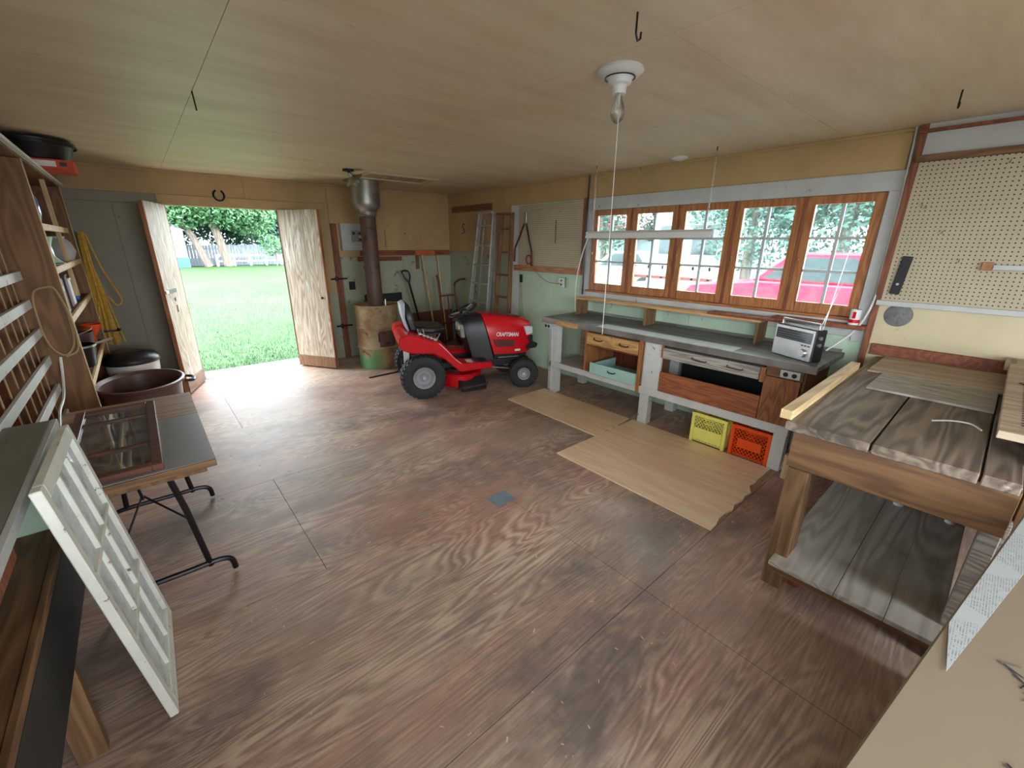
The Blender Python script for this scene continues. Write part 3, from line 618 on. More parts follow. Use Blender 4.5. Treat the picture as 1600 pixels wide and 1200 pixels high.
# crates
def crate(name, label, mat, x0, y0, s):
    o = thing(name, label, 'crate', (x0+s/2, y0+s/2, 0), group='milk crates under the workbench'); h = .28
    for cx in (x0+.012, x0+s-.012):
        for cy_ in (y0+.012, y0+s-.012): box('corner_post', mat, o, cx-.014, cx+.014, cy_-.014, cy_+.014, 0, h, bev=.003)
    MB().box(x0, x0+s, y0, y0+.014, h-.03, h).box(x0, x0+s, y0+s-.014, y0+s, h-.03, h).box(x0, x0+.014, y0, y0+s, h-.03, h).box(x0+s-.014, x0+s, y0, y0+s, h-.03, h).build('rim', mat, o)
    MB().box(x0+.005, x0+s-.005, y0+.005, y0+s-.005, .012, .02).build('base', mat, o)
    for side in range(4):
        m = MB()
        def pt(u, z):
            e = .008
            return ((x0+e, y0+u, z), (x0+s-e, y0+u, z), (x0+u, y0+e, z), (x0+u, y0+s-e, z))[side]
        nrm = (1, 0, 0) if side < 2 else (0, 1, 0)
        n_ = 9; z0, z1 = .02, h-.03; st = (s-.04)/n_; hh = z1-z0
        for i in range(-6, n_+6):
            for sg_ in (1, -1):
                u0 = .02+i*st; u1 = u0+sg_*hh*.8
                a, b = (u0, z0), (u1, z1)
                lo, hi = .02, s-.02
                def clip(a, b):
                    t0, t1 = 0.0, 1.0; d_ = b[0]-a[0]
                    for bound, sgn in ((lo, 1), (hi, -1)):
                        q0 = sgn*(a[0]-bound); q1 = sgn*(b[0]-bound)
                        if q0 < 0 and q1 < 0: return None
                        if q0 < 0: t0 = max(t0, q0/(q0-q1))
                        if q1 < 0: t1 = min(t1, q0/(q0-q1))
                    if t1-t0 < .05: return None
                    f_ = lambda t_: (a[0]+d_*t_, a[1]+(b[1]-a[1])*t_)
                    return f_(t0), f_(t1)
                c_ = clip(a, b)
                if c_: m.bar(pt(*c_[0]), pt(*c_[1]), .006, .006, nrm)
        m.build('lattice', mat, o)
        u0, u1 = s*.2, s*.8
        if mat == 'yellowplastic': zz = (.03, .14); u0, u1 = .03, s-.03
        else: zz = (.09, .17)
        a, b = pt(u0, zz[0]), pt(u1, zz[1])
        q = [list(a), list(b)]
        i_ = 0 if side < 2 else 1
        q[0][i_] -= .0075; q[1][i_] += .0075
        MB().box(q[0][0], q[1][0], q[0][1], q[1][1], q[0][2], q[1][2]).build('name_plate', mat, o)
        a, b = pt(s*.36, .2), pt(s*.64, .235)
        q = [list(a), list(b)]; q[0][i_] -= .007; q[1][i_] += .007
        mm = MB().box(q[0][0], q[1][0], q[0][1], q[1][1], .196, .204).box(q[0][0], q[1][0], q[0][1], q[1][1], .236, .244); mm.build('handle', mat, o)
    return o
crate('milk_crate', 'yellow plastic milk crate under the long workbench', 'yellowplastic', 3.57, 1.315, .31)
crate('milk_crate', 'orange plastic milk crate under the long workbench', 'orangeplastic', 3.57, .965, .31)
# laminate sheets on the floor
def ragged(x0, x1, y0, y1, z1, name, label):
    n_ = 14; poly = [(x0, y1), (x0, y0+.02)]
    for i in range(n_+1): poly.append((x0+(x1-x0)*i/n_, y0+random.uniform(-.012, .02)+(.03 if i > 8 else 0)))
    poly.append((x1, y1))
    o = MB().prism(poly, 'z', .001, z1).build(name, 'laminate'); tag(o, label, 'floor sheet', 'laminate sheets on the floor'); return o
ragged(2.42, 3.545, .88, 2.215, .012, 'laminate_sheet', 'large oak laminate sheet lying on the floor in front of the crates')
ragged(2.95, 3.545, 2.225, 3.5, .01, 'laminate_sheet', 'smaller oak laminate sheet on the floor reaching to the tractor')
tag(B(1.55, 1.71, 1.94, 2.07, .0, .003).build('floor_patch', 'teal', bev=.001), 'small grey-blue tin patch nailed to the plywood floor', 'patch')

# ------------------------------------------------------------------ heavy bench in the right foreground
hb = thing('heavy_bench', 'heavy timber bench with grimy planks and low shelf at the right', 'workbench', (3.1, .2, 0))
for a, b in ((.235, .555), (-.085, .23), (-.19, -.09)): box('plank', 'grime_x', hb, 2.19, 4.1, a, b-.003, .885, .93, bev=.004)
box('front_beam', 'brown_y', hb, 2.235, 2.275, -.2, .52, .69, .884); box('side_beam', 'brown_x', hb, 2.275, 4.08, .48, .52, .72, .884); box('side_beam', 'brown_x', hb, 2.275, 4.08, -.18, -.14, .72, .884)
for x in (2.25, 3.98):
    for yy in (.42, -.2): box('leg', 'brown_z' if yy > 0 or x > 3 else 'roughply', hb, x+.026, x+.12, yy, yy+.058, 0, .884, bev=.003)
box('leg_facing', 'brown_z', hb, 2.22, 2.276, .42, .51, 0, .688, bev=.003)
box('shelf_batten', 'rust', hb, 2.3, 2.36, .36, .42, .0, .17)
for a, b in ((.2, .475), (.02, .198), (-.15, .018)): box('shelf_board', 'grimeply', hb, 2.14, 3.98, a, b, .175, .2, bev=.002)
box('shelf_edge', 'brown_y', hb, 2.15, 2.185, -.15, .47, .14, .174); box('shelf_bearer', 'brown_y', hb, 3.9, 3.95, -.14, .47, .12, .175)
box('end_panel', 'roughply', hb, 2.35, 3.0, -.22, -.2, .1, .7); box('back_panel', 'brown_y', hb, 4.06, 4.09, -.13, .4, .0, .7)
struct(B(4.095, 4.13, -1.0, .6, .94, 1.02).build('trim_21', 'rust', bev=.003), 'red-brown back board above the heavy bench')
st = tag(MB().obox((2.87, .565, .955), (1.33, .05, .045), Matrix.Rotation(.008, 3, 'Z')).build('wood_batten', 'pine_x', bev=.002), 'long pale pine batten lying along the far edge of the heavy bench', 'batten')
tag(B(3.08, 3.52, -.085, .42, .9315, .944).build('plywood_offcut', 'roughply', bev=.001), 'grey raised-grain plywood offcut on the heavy bench', 'plywood')
tag(B(3.53, 4.09, -.12, .5, .9315, .943).build('hardboard_sheet', 'hardboard', bev=.001), 'light brown hardboard sheet against the wall on the heavy bench', 'hardboard')
tag(T(curve([(2.72, .1, .934), (2.78, .04, .936), (2.8, -.02, .935), (2.74, -.06, .934)]), .004, 5).build('string_scrap', 'whitecord'), 'short curved white string scrap on the heavy bench planks', 'string')
for yy, lb in ((.14, 'white plastic pipe stub standing on the low shelf near its middle'), (-.09, 'white plastic pipe stub on the low shelf beside the end panel')):
    tag(MB().lathe([(.021, .2), (.025, .2), (.025, .46), (.021, .46), (.021, .2)], (3.28, yy, 0), 14).build('pipe_stub', 'whiteplastic', smooth=True), lb, 'pipe', 'pipe stubs')
# slotted rack at the frame edge
sr = thing('slotted_rack', 'wooden rack with slotted top boards at the right edge of the heavy bench', 'rack', (3.1, -.5, 0))
box('top_board', 'hardboard', sr, 2.3, 3.75, -.62, -.09, 1.045, 1.075); box('top_board', 'hardboard', sr, 3.755, 4.08, -.62, -.075, 1.03, 1.055)
for i in range(34):
    x = 2.42+i*.038; wd = .02 if i < 16 else .012
    B(x, x+wd, -.165, -.145, 1.0745, 1.0756).build('slot', 'blackpaint', sr)
    if i % 2: B(x, x+.006, -.21, -.18, 1.0745, 1.0756).build('slot', 'blackpaint', sr)
for i in range(8): B(3.78+i*.034, 3.795+i*.034, -.12, -.095, 1.0545, 1.0556).build('slot', 'blackpaint', sr)
box('side_post', 'brown_z', sr, 2.4, 2.5, -.3, -.22, 0, 1.045); box('side_post', 'brown_z', sr, 3.9, 4.0, -.3, -.22, 0, 1.03); box('side_post', 'brown_z', sr, 2.4, 2.5, -.6, -.52, 0, 1.045); box('side_post', 'brown_z', sr, 3.9, 4.0, -.6, -.52, 0, 1.03)
box('side_board', 'shelfply', sr, 2.5, 3.9, -.26, -.24, .1, 1.04)
kf = thing('utility_knife', 'black-handled knife with pale wooden grip on the slotted rack', 'knife', (3.2, -.25, 1.077))
MB().bar((3.15, -.19, 1.085), (3.05, -.3, 1.085), .022, .014).build('grip', 'pine_x', kf, bev=.003); MB().bar((3.2, -.135, 1.081), (3.15, -.19, 1.081), .018, .004).build('blade', 'black', kf)
tag(MB().bar((2.75, -.17, 1.084), (2.62, -.3, 1.084), .03, .016).build('black_marker', 'black', bev=.004), 'black tool handle lying at the front of the slotted rack', 'tool')
# cardboard carton
M = Matrix.Translation((.66, .0, 0)) @ Matrix.Rotation(-.145, 4, 'Z')
cb = thing('cardboard_carton', 'large flat-topped cardboard carton in the near right corner', 'carton', (.66, .0, 0), -.145)
L(B(-.2, 1.46, -.85, .0, .02, .9), 'box', 'cardboard', cb, bev=.004); L(B(-.2, .62, -.004, .001, .45, .452), 'flap_seam', 'ink', cb)
for (cx, cy_, w_, a) in ((.62, -.2, .09, .9), (.7, -.27, .1, .8), (.52, -.13, .1, 1.0), (.28, -.16, .02, 0)):
    pts = []
    for i in range(15):
        u = i/14; pts.append((cx+math.cos(a)*w_*(u-.5)*1.6+math.sin(i*2.4)*.012, cy_+math.sin(a)*w_*(u-.5)*.7+math.cos(i*2.9)*.018, .9012))
    L(MB().tube(pts, .0011, 4), 'handwriting', 'ink', cb)
nw = tag(MB().prism([(.028, 0), (.196, .01), (.94, -.1), (.94, -.172)], 'z', 0, .0015).build('newspaper_sheet', 'news'), 'printed newspaper strip on the cardboard carton', 'newspaper')
nw.location = (1.05, -.1, .9025)
# things on the furred wall
pb = tag(B(4.118, 4.1295, -1.0, .62, 1.34, 2.25).build('pegboard', 'peg', bev=.001), 'wide cream pegboard on the wall above the heavy bench', 'pegboard')
struct(B(4.095, 4.13, -1.0, .64, 1.305, 1.34).build('trim_22', 'greytrim', bev=.002), 'grey ledge under the right pegboard')
lv = thing('spirit_level', 'black spirit level hanging on the wide pegboard by the window', 'level', (4.1, .55, 1.4))
MB().bar((4.105, .555, 1.39), (4.105, .535, 1.65), .055, .02, (1, 0, 0)).build('body', 'black', lv, bev=.003); MB().lathe([(0, -.004), (.009, -.004), (.009, 0), (0, 0)], (4.094, .55, 1.46), 10, 'x').build('vial', 'silver', lv)
tag(MB().lathe([(0, -.012), (.072, -.012), (.08, -.006), (.08, 0), (0, 0)], (4.13, .5, 1.24), 28, 'x').build('grinding_disc', 'disc', smooth=True), 'round grey grinding disc fixed to the cream wall below the pegboard', 'disc')
for k, (yy, zz) in enumerate(((.6-.06, 1.98), (.52, 1.96), (.4, 1.8), (.28, 1.62), (.2, 2.2))):
    tag(T([(4.126, yy, zz), (4.09, yy, zz), (4.085, yy, zz+.02)], .0025, 5).build('peg_hook', 'steel'), ('pale wire hook just right of the window on the wide pegboard', 'second wire hook of the close pair on the wide pegboard', 'lone bent hook in the middle of the wide pegboard', 'low hook above the outlined shape on the wide pegboard', 'topmost hook under the upper rail of the wide pegboard')[k], 'hook', 'pegboard hooks')
br = thing('shelf_bracket', 'wooden bracket with grey rail on the wide pegboard at the frame edge', 'bracket', (4.08, .1, 1.6))
box('block', 'orangewood', br, 4.09, 4.118, .12, .17, 1.575, 1.625); box('rail', 'greytrim', br, 4.08, 4.118, -.6, .12, 1.58, 1.61)
cdt = T(curve([(4.17, .69, 2.48), (4.165, .68, 2.3), (4.16, .67, 2.0), (4.15, .665, 1.6), (4.12, .66, 1.32), (4.1, .72, 1.1), (4.05, .86, .92)]), .007, 6).build('wall_cable', 'whitecord', smooth=True); tag(cdt, 'pale cable running down the post between window and pegboard', 'cable')

# ------------------------------------------------------------------ left pegboard and its wall
pb2 = tag(B(4.178, 4.1995, 3.57, 4.72, 1.42, 2.205).build('pegboard', 'peg', bev=.001), 'smaller cream pegboard left of the windows', 'pegboard')
tag(B(4.14, 4.1995, 3.55, 4.79, 1.35, 1.42).build('pegboard_ledge', 'orangewood_y', bev=.003), 'orange wooden ledge under the smaller pegboard', 'ledge')
tag(MB().box(4.17, 4.1998, 3.52, 3.568, 1.42, 2.23).build('pegboard_batten', 'rust_z', bev=.002), 'red-brown vertical batten right of the smaller pegboard', 'batten')
bc = thing('bolt_cutters', 'long red-handled bolt cutters hanging on the smaller pegboard', 'bolt cutters', (4.15, 4.6, 1.5))
for s_, (yb, zb) in enumerate(((4.78, 1.47), (4.43, 1.42))):
    ym = 4.58+(.02 if s_ == 0 else -.02)
    T([(4.16, ym, 1.98), (4.155, (ym+yb)/2, (1.98+zb+.15)/2), (4.15, yb+(.0), zb+.18)], .011, 8).build('handle', 'black', bc, smooth=True)
    T([(4.15, yb, zb+.18), (4.15, yb+(.01 if s_ == 0 else -.01), zb)], .015, 8).build('grip', 'redmetal', bc, smooth=True)
MB().box(4.15, 4.17, 4.55, 4.61, 1.97, 2.12).build('jaws', 'steel', bc, bev=.006)
tag(T(curve([(4.16, 4.5+.05*math.cos(a), 1.5+.06*math.sin(a)) for a in [i*.9 for i in range(15)]], 4), .008, 6).build('red_cord_coil', 'redmetal', smooth=True), 'small coil of red cord hanging by the bolt cutters', 'cord')
for k, (yy, zz, l_) in enumerate(((4.45, 2.14, .45), (4.05, 1.95, .3), (3.95, 2.1, .12), (3.7, 1.98, .12))):
    tag(T([(4.19, yy, zz), (4.15, yy, zz), (4.15, yy-l_*.4, zz)], .003, 5).build('peg_hook', 'steel'), ('long wire arm at the top left of the smaller pegboard', 'wire hook holding the thin dark rod on the smaller pegboard', 'short wire hook near the top right of the smaller pegboard', 'short wire hook at the right edge of the smaller pegboard')[k], 'hook', 'small pegboard hooks')
tag(T([(4.16, 4.0, 2.0), (4.16, 4.0, 1.72)], .004, 5).build('hanging_rod', 'darkmetal'), 'thin dark rod hanging on the smaller pegboard', 'rod')
def outlet(name, label, x0, x1, ya, yb, za, zb, mat='darkmetal', ax='x'):
    o = thing(name, label, 'outlet', ((x0+x1)/2, (ya+yb)/2, za)); box('plate', mat, o, x0, x1, ya, yb, za, zb)
    for k in (.3, .7):
        z = za+(zb-za)*k
        if ax == 'x': MB().lathe([(0, -.004), (.014, -.004), (.014, 0), (0, 0)], (x0, (ya+yb)/2, z), 10, 'x').build('socket', 'black', o)
        else: MB().lathe([(0, -.004), (.014, -.004), (.014, 0), (0, 0)], ((x0+x1)/2, ya, z), 10, 'y').build('socket', 'black', o)
outlet('wall_outlet', 'dark wall outlet beside the white post on the green wall', 4.185, 4.199, 4.66, 4.71, 1.18, 1.29)
outlet('wall_outlet', 'steel outlet box with plugs on the green wall below the small pegboard', 4.16, 4.199, 3.81, 3.92, 1.17, 1.3, 'steel')
outlet('wall_switch', 'dark switch plate on the back wall between strip and barrel stove', 2.38, 2.47, YB-.02, YB-.001, 1.03, 1.15, 'darkmetal', 'y')
tag(T(curve([(4.165, 3.49, 2.47), (4.17, 3.5, 2.3), (4.15, 3.49, 2.0), (4.15, 3.5, 1.6), (4.15, 3.49, 1.3), (4.16, 3.5, 1.12)]), .011, 6).build('black_cable', 'black', smooth=True), 'thick black cable running down beside the windows', 'cable')
tag(T(curve([(4.16, 3.86, 1.22), (4.12, 4.1, 1.24), (4.13, 4.4, 1.4), (4.15, 4.52, 1.48)]), .005, 5).build('thin_cable', 'cord'), 'tan cord from the steel outlet box up to the red coil', 'cord')
tag(T(curve([(4.19, 4.68, 1.18), (4.17, 4.62, .8), (4.17, 4.55, .3), (4.16, 4.5, .05)]), .004, 5).build('thin_cable', 'cord'), 'tan cord hanging from the dark outlet down the green wall', 'cord')
# conduit + ladders
def ladder(name, label, foot, headp, wb_, wt, mat, nr, rung, par_dir):
    foot, headp, pd = Vector(foot), Vector(headp), Vector(par_dir)
    o = thing(name, label, 'ladder', tuple(foot))
    for s_ in (-1, 1): MB().bar(foot+pd*s_*wb_/2, headp+pd*s_*wt/2, .03, .065, (pd.y, -pd.x, 0)).build('rail', mat, o, bev=.003)
    for i in range(1, nr+1):
        u = i/(nr+.6); c = foot+(headp-foot)*u; w_ = (wb_+(wt-wb_)*u)/2-.012
        MB().bar(c-pd*w_, c+pd*w_, rung, .02).build('step', mat, o, bev=.002)
    return o
la = ladder('aluminium_stepladder', 'dull aluminium stepladder leaning folded against the window wall', (3.92, 5.5, 0), (4.1, 5.36, 2.13), .54, .34, 'alu', 7, .07, (0, 1, 0))
MB().bar((4.1, 5.19, 2.14), (4.1, 5.53, 2.14), .1, .03).build('top_cap', 'alu', la, bev=.004)
for s_ in (-1, 1): MB().bar((4.06, 5.45+s_*.22, .02), (4.16, 5.36+s_*.14, 2.05), .022, .03, (1, 0, 0)).build('rear_rail', 'alu', la)
lw = ladder('wooden_stepladder', 'old wooden stepladder standing folded between aluminium ladder and white post', (4.0, 4.95, 0), (4.13, 4.93, 2.1), .36, .22, 'brown_z', 6, .09, (0, 1, 0))
box('top_step', 'brown_y', lw, 4.03, 4.17, 4.81, 5.05, 2.1, 2.125)
tag(B(4.165, 4.199, 5.35, 6.42, 2.19, 2.28).build('wall_board', 'brown_y', bev=.003), 'dark brown board nailed on the window wall near the back corner', 'board')
tag(T(curve([(4.199, 6.1, 2.0), (4.17, 6.1, 2.01), (4.15, 6.08, 1.96), (4.16, 6.04, 1.9), (4.15, 6.1, 1.86)]), .006, 6).build('iron_hook', 'darkmetal'), 'bent iron hook on the tan wall by the back corner', 'hook')
# ------------------------------------------------------------------ barrel stove and back-wall things
bx, by = 2.47, 5.86
bs = thing('barrel_stove', 'rusty painted oil-drum stove with tall stovepipe to the ceiling', 'stove', (bx, by, 0))
pr = [(0, 0), (.285, 0), (.29, .02)]
for z in (.29, .58): pr += [(.287, z-.03), (.303, z), (.287, z+.03)]
pr += [(.287, .86), (.297, .875), (.297, .89), (.28, .89), (.278, .865), (0, .865)]
MB().lathe(pr, (bx, by, 0), 40).build('drum', 'barrel', bs, smooth=True)
bd = MB(); 
for i in range(9):
    a0 = math.atan2(-5.5, -1.6)+(i-4)*.085+.3
    c_, s_ = math.cos(a0), math.sin(a0); bd.obox((bx+c_*.3, by+s_*.3, .43), (.014, .028, .22), Matrix.Rotation(a0, 3, 'Z'))
dd = bd.build('fire_door', 'barrel', bs); dd.data.materials[0] = MT['rustpipe']
a0 = math.atan2(-5.5, -1.6)-.1; MB().obox((bx+math.cos(a0)*.315, by+math.sin(a0)*.315, .46), (.02, .02, .12), Matrix.Rotation(a0, 3, 'Z')).build('door_latch', 'blackpaint', bs)
MB().lathe([(.02, .86), (.105, .865), (.105, 1.2), (.108, 1.2), (.108, 1.22), (.104, 1.22), (.104, 2.1)], (bx, by, 0), 24).build('stovepipe', 'rustpipe', bs, smooth=True)
MB().lathe([(.104, 2.04), (.125, 2.06), (.12, 2.1), (.17, 2.16), (.178, 2.2), (.18, 2.3), (.184, 2.3), (.184, 2.315), (.18, 2.315), (.18, 2.47), (.26, 2.472), (.26, 2.479)], (bx, by, 0), 28).build('thimble', 'steel', bs, smooth=True)
T([(bx+.06, by-.2, .865), (bx+.06, by-.2, .97)], .012, 7).build('vent_pin', 'silver', bs)
ep = thing('breaker_panel', 'pale grey electrical breaker panel on the back wall behind the stovepipe', 'breaker panel', (2.52, YB, 1.6))
box('cabinet', 'greytrim', ep, 2.32, 2.72, YB-.08, YB-.001, 1.6, 1.975, bev=.004); box('cover', 'greyplastic', ep, 2.46, 2.7, YB-.086, YB-.08, 1.72, 1.88)
for k in range(3): box('breaker', 'black' if k != 1 else 'whiteplastic', ep, 2.57, 2.68, YB-.094, YB-.086, 1.735+k*.045, 1.765+k*.045)
box('breaker', 'black', ep, 2.48, 2.52, YB-.094, YB-.086, 1.82, 1.86)
def bboard(name, lb, mat, x0, x1, z0, z1, d=.022, cat='board'): return tag(B(x0, x1, YB-d, YB-.0005, z0, z1).build(name, mat, bev=.002), lb, cat)
bboard('tool_rail', 'long dark red-brown rail along the back wall above the tools', 'rust', 2.6, 4.18, 1.52, 1.6)
bboard('rail_block', 'short brown block under the tool rail behind the stovepipe', 'rust', 2.55, 3.27, 1.44, 1.505)
bboard('rail_bracket', 'brown upright cleat under the broom head', 'brown_z', 3.52, 3.58, 1.3, 1.515)
bboard('soot_board', 'blackened board on the back wall behind the drum', 'blackpaint', 2.6, 3.22, .8, .94, .03)
hs = T([(.923+.055*math.cos(a), YB-.024, 2.245+.06*math.sin(a)) for a in [math.radians(d) for d in range(115, 426, 18)]], .011, 6).build('horseshoe', 'darkmetal'); tag(hs, 'dark iron horseshoe nailed above the open doors', 'horseshoe')
tag(T(curve([(2.63, YB-.01, 1.36), (2.68, YB-.02, 1.25), (2.67, YB-.02, 1.0), (2.6, YB-.02, .92)]), .007, 6).build('hanging_iron', 'darkmetal'), 'bent dark iron bar hanging left of the stovepipe', 'iron bar')
tag(T([(3.02, YB-.01, 1.92), (3.02, YB-.02, 1.62)], [.006, .014], 6).build('wall_chisel', 'cord'), 'small wooden-handled tool hanging right of the stovepipe', 'tool')
tag(T(curve([(2.62, 6.2, 2.42), (2.72, 6.4, 2.3), (2.75, 6.5, 2.0), (2.72, 6.5, 1.9), (2.6, 6.52, 1.8)]), .012, 6).build('panel_cable', 'black', smooth=True), 'thick black cable looping from ceiling to breaker panel', 'cable')
# shovel, broom, handles
sv = thing('shovel', 'dark D-handled shovel leaning on the back wall behind the tractor', 'shovel', (3.47, 6.3, 0))
T([(3.27, 6.36, 1.1), (3.4, 6.3, .42)], .017, 8).build('shaft', 'darkmetal', sv, smooth=True)
T(curve([(3.27, 6.36, 1.1), (3.3, 6.38, 1.2), (3.28, 6.4, 1.28), (3.18, 6.4, 1.28), (3.2, 6.38, 1.2), (3.27, 6.36, 1.1)]), .014, 7).build('d_grip', 'darkmetal', sv, smooth=True)
MB().prism([(-.1, .4), (-.11, .1), (-.04, 0), (.04, 0), (.11, .1), (.1, .4), (0, .45)], 'y', -.006, .006).mat(Matrix.Translation((3.47, 6.29, 0)) @ Matrix.Rotation(-.18, 4, 'Y')).build('blade', 'steel', sv)
bm_ = thing('push_broom', 'long-handled broom resting upside down with orange head on the tool rail', 'broom', (3.74, 6.3, 0))
T([(3.6, 6.48, 1.53), (3.68, 6.27, .02)], .014, 8).build('handle', 'pine_z', bm_, smooth=True); MB().box(3.47, 3.83, 6.45, 6.53, 1.525, 1.6).build('head', 'fir_y', bm_, bev=.004)
[c for c in bm_.children if c.name.startswith('head')][0].data.materials[0] = plain('orange_broom_wood', S(196, 96, 56), .6)
tag(T([(3.9, 6.5, 1.52), (3.98, 6.42, .02)], .013, 8).build('tool_handle', 'pine_z', smooth=True), 'plain pale wooden tool handle standing behind the hand truck', 'handle')  # bare handle of a tool
ht = thing('hand_truck', 'dull red steel hand truck standing against the back wall', 'hand truck', (3.97, 6.2, 0))
for x, z in ((3.77, 1.18), (4.1, .95)):
    T(curve([(x, 6.15, .05), (x, 6.3, z-.1), (x, 6.34, z)]) if x < 4 else curve([(x, 6.15, .05), (x, 6.3, .9), (x, 6.3, 1.05), (x+.04, 6.2, 1.12), (x+.06, 6.08, 1.14)]), .015, 8).build('rail', 'redmetal', ht, smooth=True)
for z in (.1, .4, .86): T([(3.77, 6.17+z*.14, z), (4.1, 6.17+z*.14, z)], .012, 7).build('cross_bar', 'redmetal', ht)
T([(3.94, 6.19, .1), (3.94, 6.29, .86)], .01, 7).build('centre_bar', 'redmetal', ht); box('toe_plate', 'redmetal', ht, 3.76, 4.11, 6.0, 6.16, .005, .015)
for x in (3.72, 4.15): MB().lathe([(.0, -.02), (.1, -.025), (.115, 0), (.1, .025), (0, .02)], (x, 6.27, .115), 18, 'x').build('wheel', 'rubber', ht, smooth=True)
tag(MB().bar((2.05, 5.3, .006), (2.55, 5.32, .006), .025, .012).build('stove_poker', 'darkmetal'), 'thin dark iron poker lying on the floor before the barrel stove', 'poker')

# ------------------------------------------------------------------ lawn tractor
TR = thing('lawn_tractor', 'red riding lawn tractor with black seat parked by the workbench', 'lawn tractor', (2.35, 4.55, 0), math.radians(-21))
def tp(m, name, mat, par=None, **k): return m.build(name, mat, par or TR, local=True, **k)
def wheel(x, y, r, wd, rr, steer=0, mat='greyplastic'):
    M = Matrix.Translation((x, y, r)) @ Matrix.Rotation(steer, 4, 'Z'); h = wd/2
    m = MB().lathe([(rr, -h*.75), (rr+.02, -h*.92), (r*.82, -h), (r*.95, -h*.86), (r, -h*.5), (r, h*.5), (r*.95, h*.86), (r*.82, h), (rr+.02, h*.92), (rr, h*.75), (rr, -h*.75)], (0, 0, 0), 36, 'y')
    n_ = 30
    for i in range(n_):
        a = 2*PI*i/n_
        for s_ in (-1, 1): m.obox((math.cos(a+s_*.05)*(r-.001), s_*h*.42, math.sin(a+s_*.05)*(r-.001)), (.012, h*.7, .018), Matrix.Rotation(-a, 3, 'Y') @ Matrix.Rotation(s_*.5, 3, 'X'))
    tr_ = tp(m.mat(M), 'tire', 'rubber', smooth=True)
    for s_ in (-1, 1):
        q = MB().lathe([(0, s_*h*.72), (rr*.3, s_*h*.72), (rr*.36, s_*h*.55), (rr*.7, s_*h*.6), (rr*.86, s_*h*.86), (rr*1.04, s_*h*.92), (rr*1.06, s_*h*.6)], (0, 0, 0), 28, 'y').mat(M)
        rm = tp(q, 'rim', mat, tr_, smooth=True)
    tp(MB().lathe([(0, -h*.9), (.02, -h*.88), (.024, -h*.7), (.0, -h*.7)], (0, 0, 0), 12, 'y').mat(M), 'hub_cap', 'silver', tr_, smooth=True)
wheel(.04, -.37, .255, .2, .122); wheel(.04, .37, .255, .2, .122)
wheel(1.28, -.36, .18, .14, .075, -.25); wheel(1.28, .34, .18, .14, .075, -.25)
# fender and footrests
top_ = [(-.22, .66), (-.2, .74), (-.12, .765), (.0, .74), (.14, .68), (.22, .66), (.3, .58), (.4, .46), (.47, .4), (.84, .38)]
bot_ = [(.85, .31), (.46, .29), (.38, .36), (.28, .46), (.16, .53), (-.08, .55), (-.19, .6)]
for s_, n_ in ((-1, 'fender'), (1, 'fender')):
    a, b = (-.47, -.23) if s_ < 0 else (.23, .47); tp(MB().prism(top_+bot_, 'y', a, b), n_, 'red', bev=.012)
tp(MB().prism([(-.22, .66), (-.2, .72), (-.12, .74), (.3, .6), (.36, .42), (.3, .4), (-.19, .6)], 'y', -.229, .229), 'rear_body', 'red', bev=.006)
for s_ in (-1, 1):
    tp(B(.5, .8, s_*.35-.1, s_*.35+.1, .382, .388), 'foot_pad', 'blackpaint', bev=.001)
    for k in range(6): tp(B(.52+k*.045, .545+k*.045, s_*.35-.09, s_*.35+.09, .388, .393), 'tread_bar', 'black')
tp(B(.46, .62, -.44, -.3, .394, .396), 'warning_label', 'decal'); 
tp(B(-.15, 1.4, -.2, -.16, .26, .34), 'frame_rail', 'blackpaint'); tp(B(-.15, 1.4, .16, .2, .26, .34), 'frame_rail', 'blackpaint')
tp(B(-.1, .3, -.15, .15, .15, .45), 'transmission', 'blackpaint'); tp(T([(.04, -.36, .255), (.04, .36, .255)], .022, 10), 'rear_axle', 'darkmetal')
tp(B(-.16, -.1, -.34, -.3, .36, .56), 'hitch_strut', 'silver')
# mower deck
deck = [(.5+.31*math.cos(a)*1.0, .4*math.sin(a)) for a in [2*PI*i/24 for i in range(24)]]
tp(MB().prism([(x, y*1.18) for x, y in deck], 'z', .09, .25), 'mower_deck', 'red', bev=.015); tp(MB().prism([(x*.9+.05, y*.8) for x, y in deck], 'z', .25, .285), 'deck_cover', 'blackpaint', bev=.006)
tp(MB().loft([[(.42, -.43, .09), (.76, -.4, .09), (.76, -.4, .22), (.42, -.43, .22)], [(.45, -.55, .06), (.76, -.5, .06), (.76, -.5, .13), (.45, -.55, .12)]]), 'discharge_chute', 'black', bev=.012)
tp(MB().tube([(.28, -.45, .1), (.8, -.42, .1)], .012, 6), 'deck_rail', 'redmetal')
# hood
def arch(x, w, z0, z1, n=18, p=.42):
    pts = []
    for i in range(n+1):
        a = PI*i/n; c_, s_ = math.cos(a), math.sin(a)
        pts.append((x, w*math.copysign(abs(c_)**p, c_), z0+(z1-z0)*abs(s_)**p))
    return pts
def hoodring(x, w, z0, z1, sk=0): return [(px+sk*(pz-z0)/(z1-z0), py*(1-.16*(pz-z0)/(z1-z0)), pz) for px, py, pz in arch(x, w, z0, z1)]
tp(MB().loft([hoodring(.93, .262, .42, .905, -.13), hoodring(1.05, .265, .415, .9, -.1), hoodring(1.2, .262, .41, .87, -.03), hoodring(1.33, .25, .41, .835, .02), hoodring(1.4, .235, .43, .79, .04), hoodring(1.44, .2, .5, .72, .02)]), 'hood', 'red', smooth=True)
con = tp(MB().loft([hoodring(.68, .2, .34, .83, -.12), hoodring(.76, .225, .34, .88, -.13), hoodring(.928, .25, .35, .9, -.13)]), 'console', 'black', smooth=True)
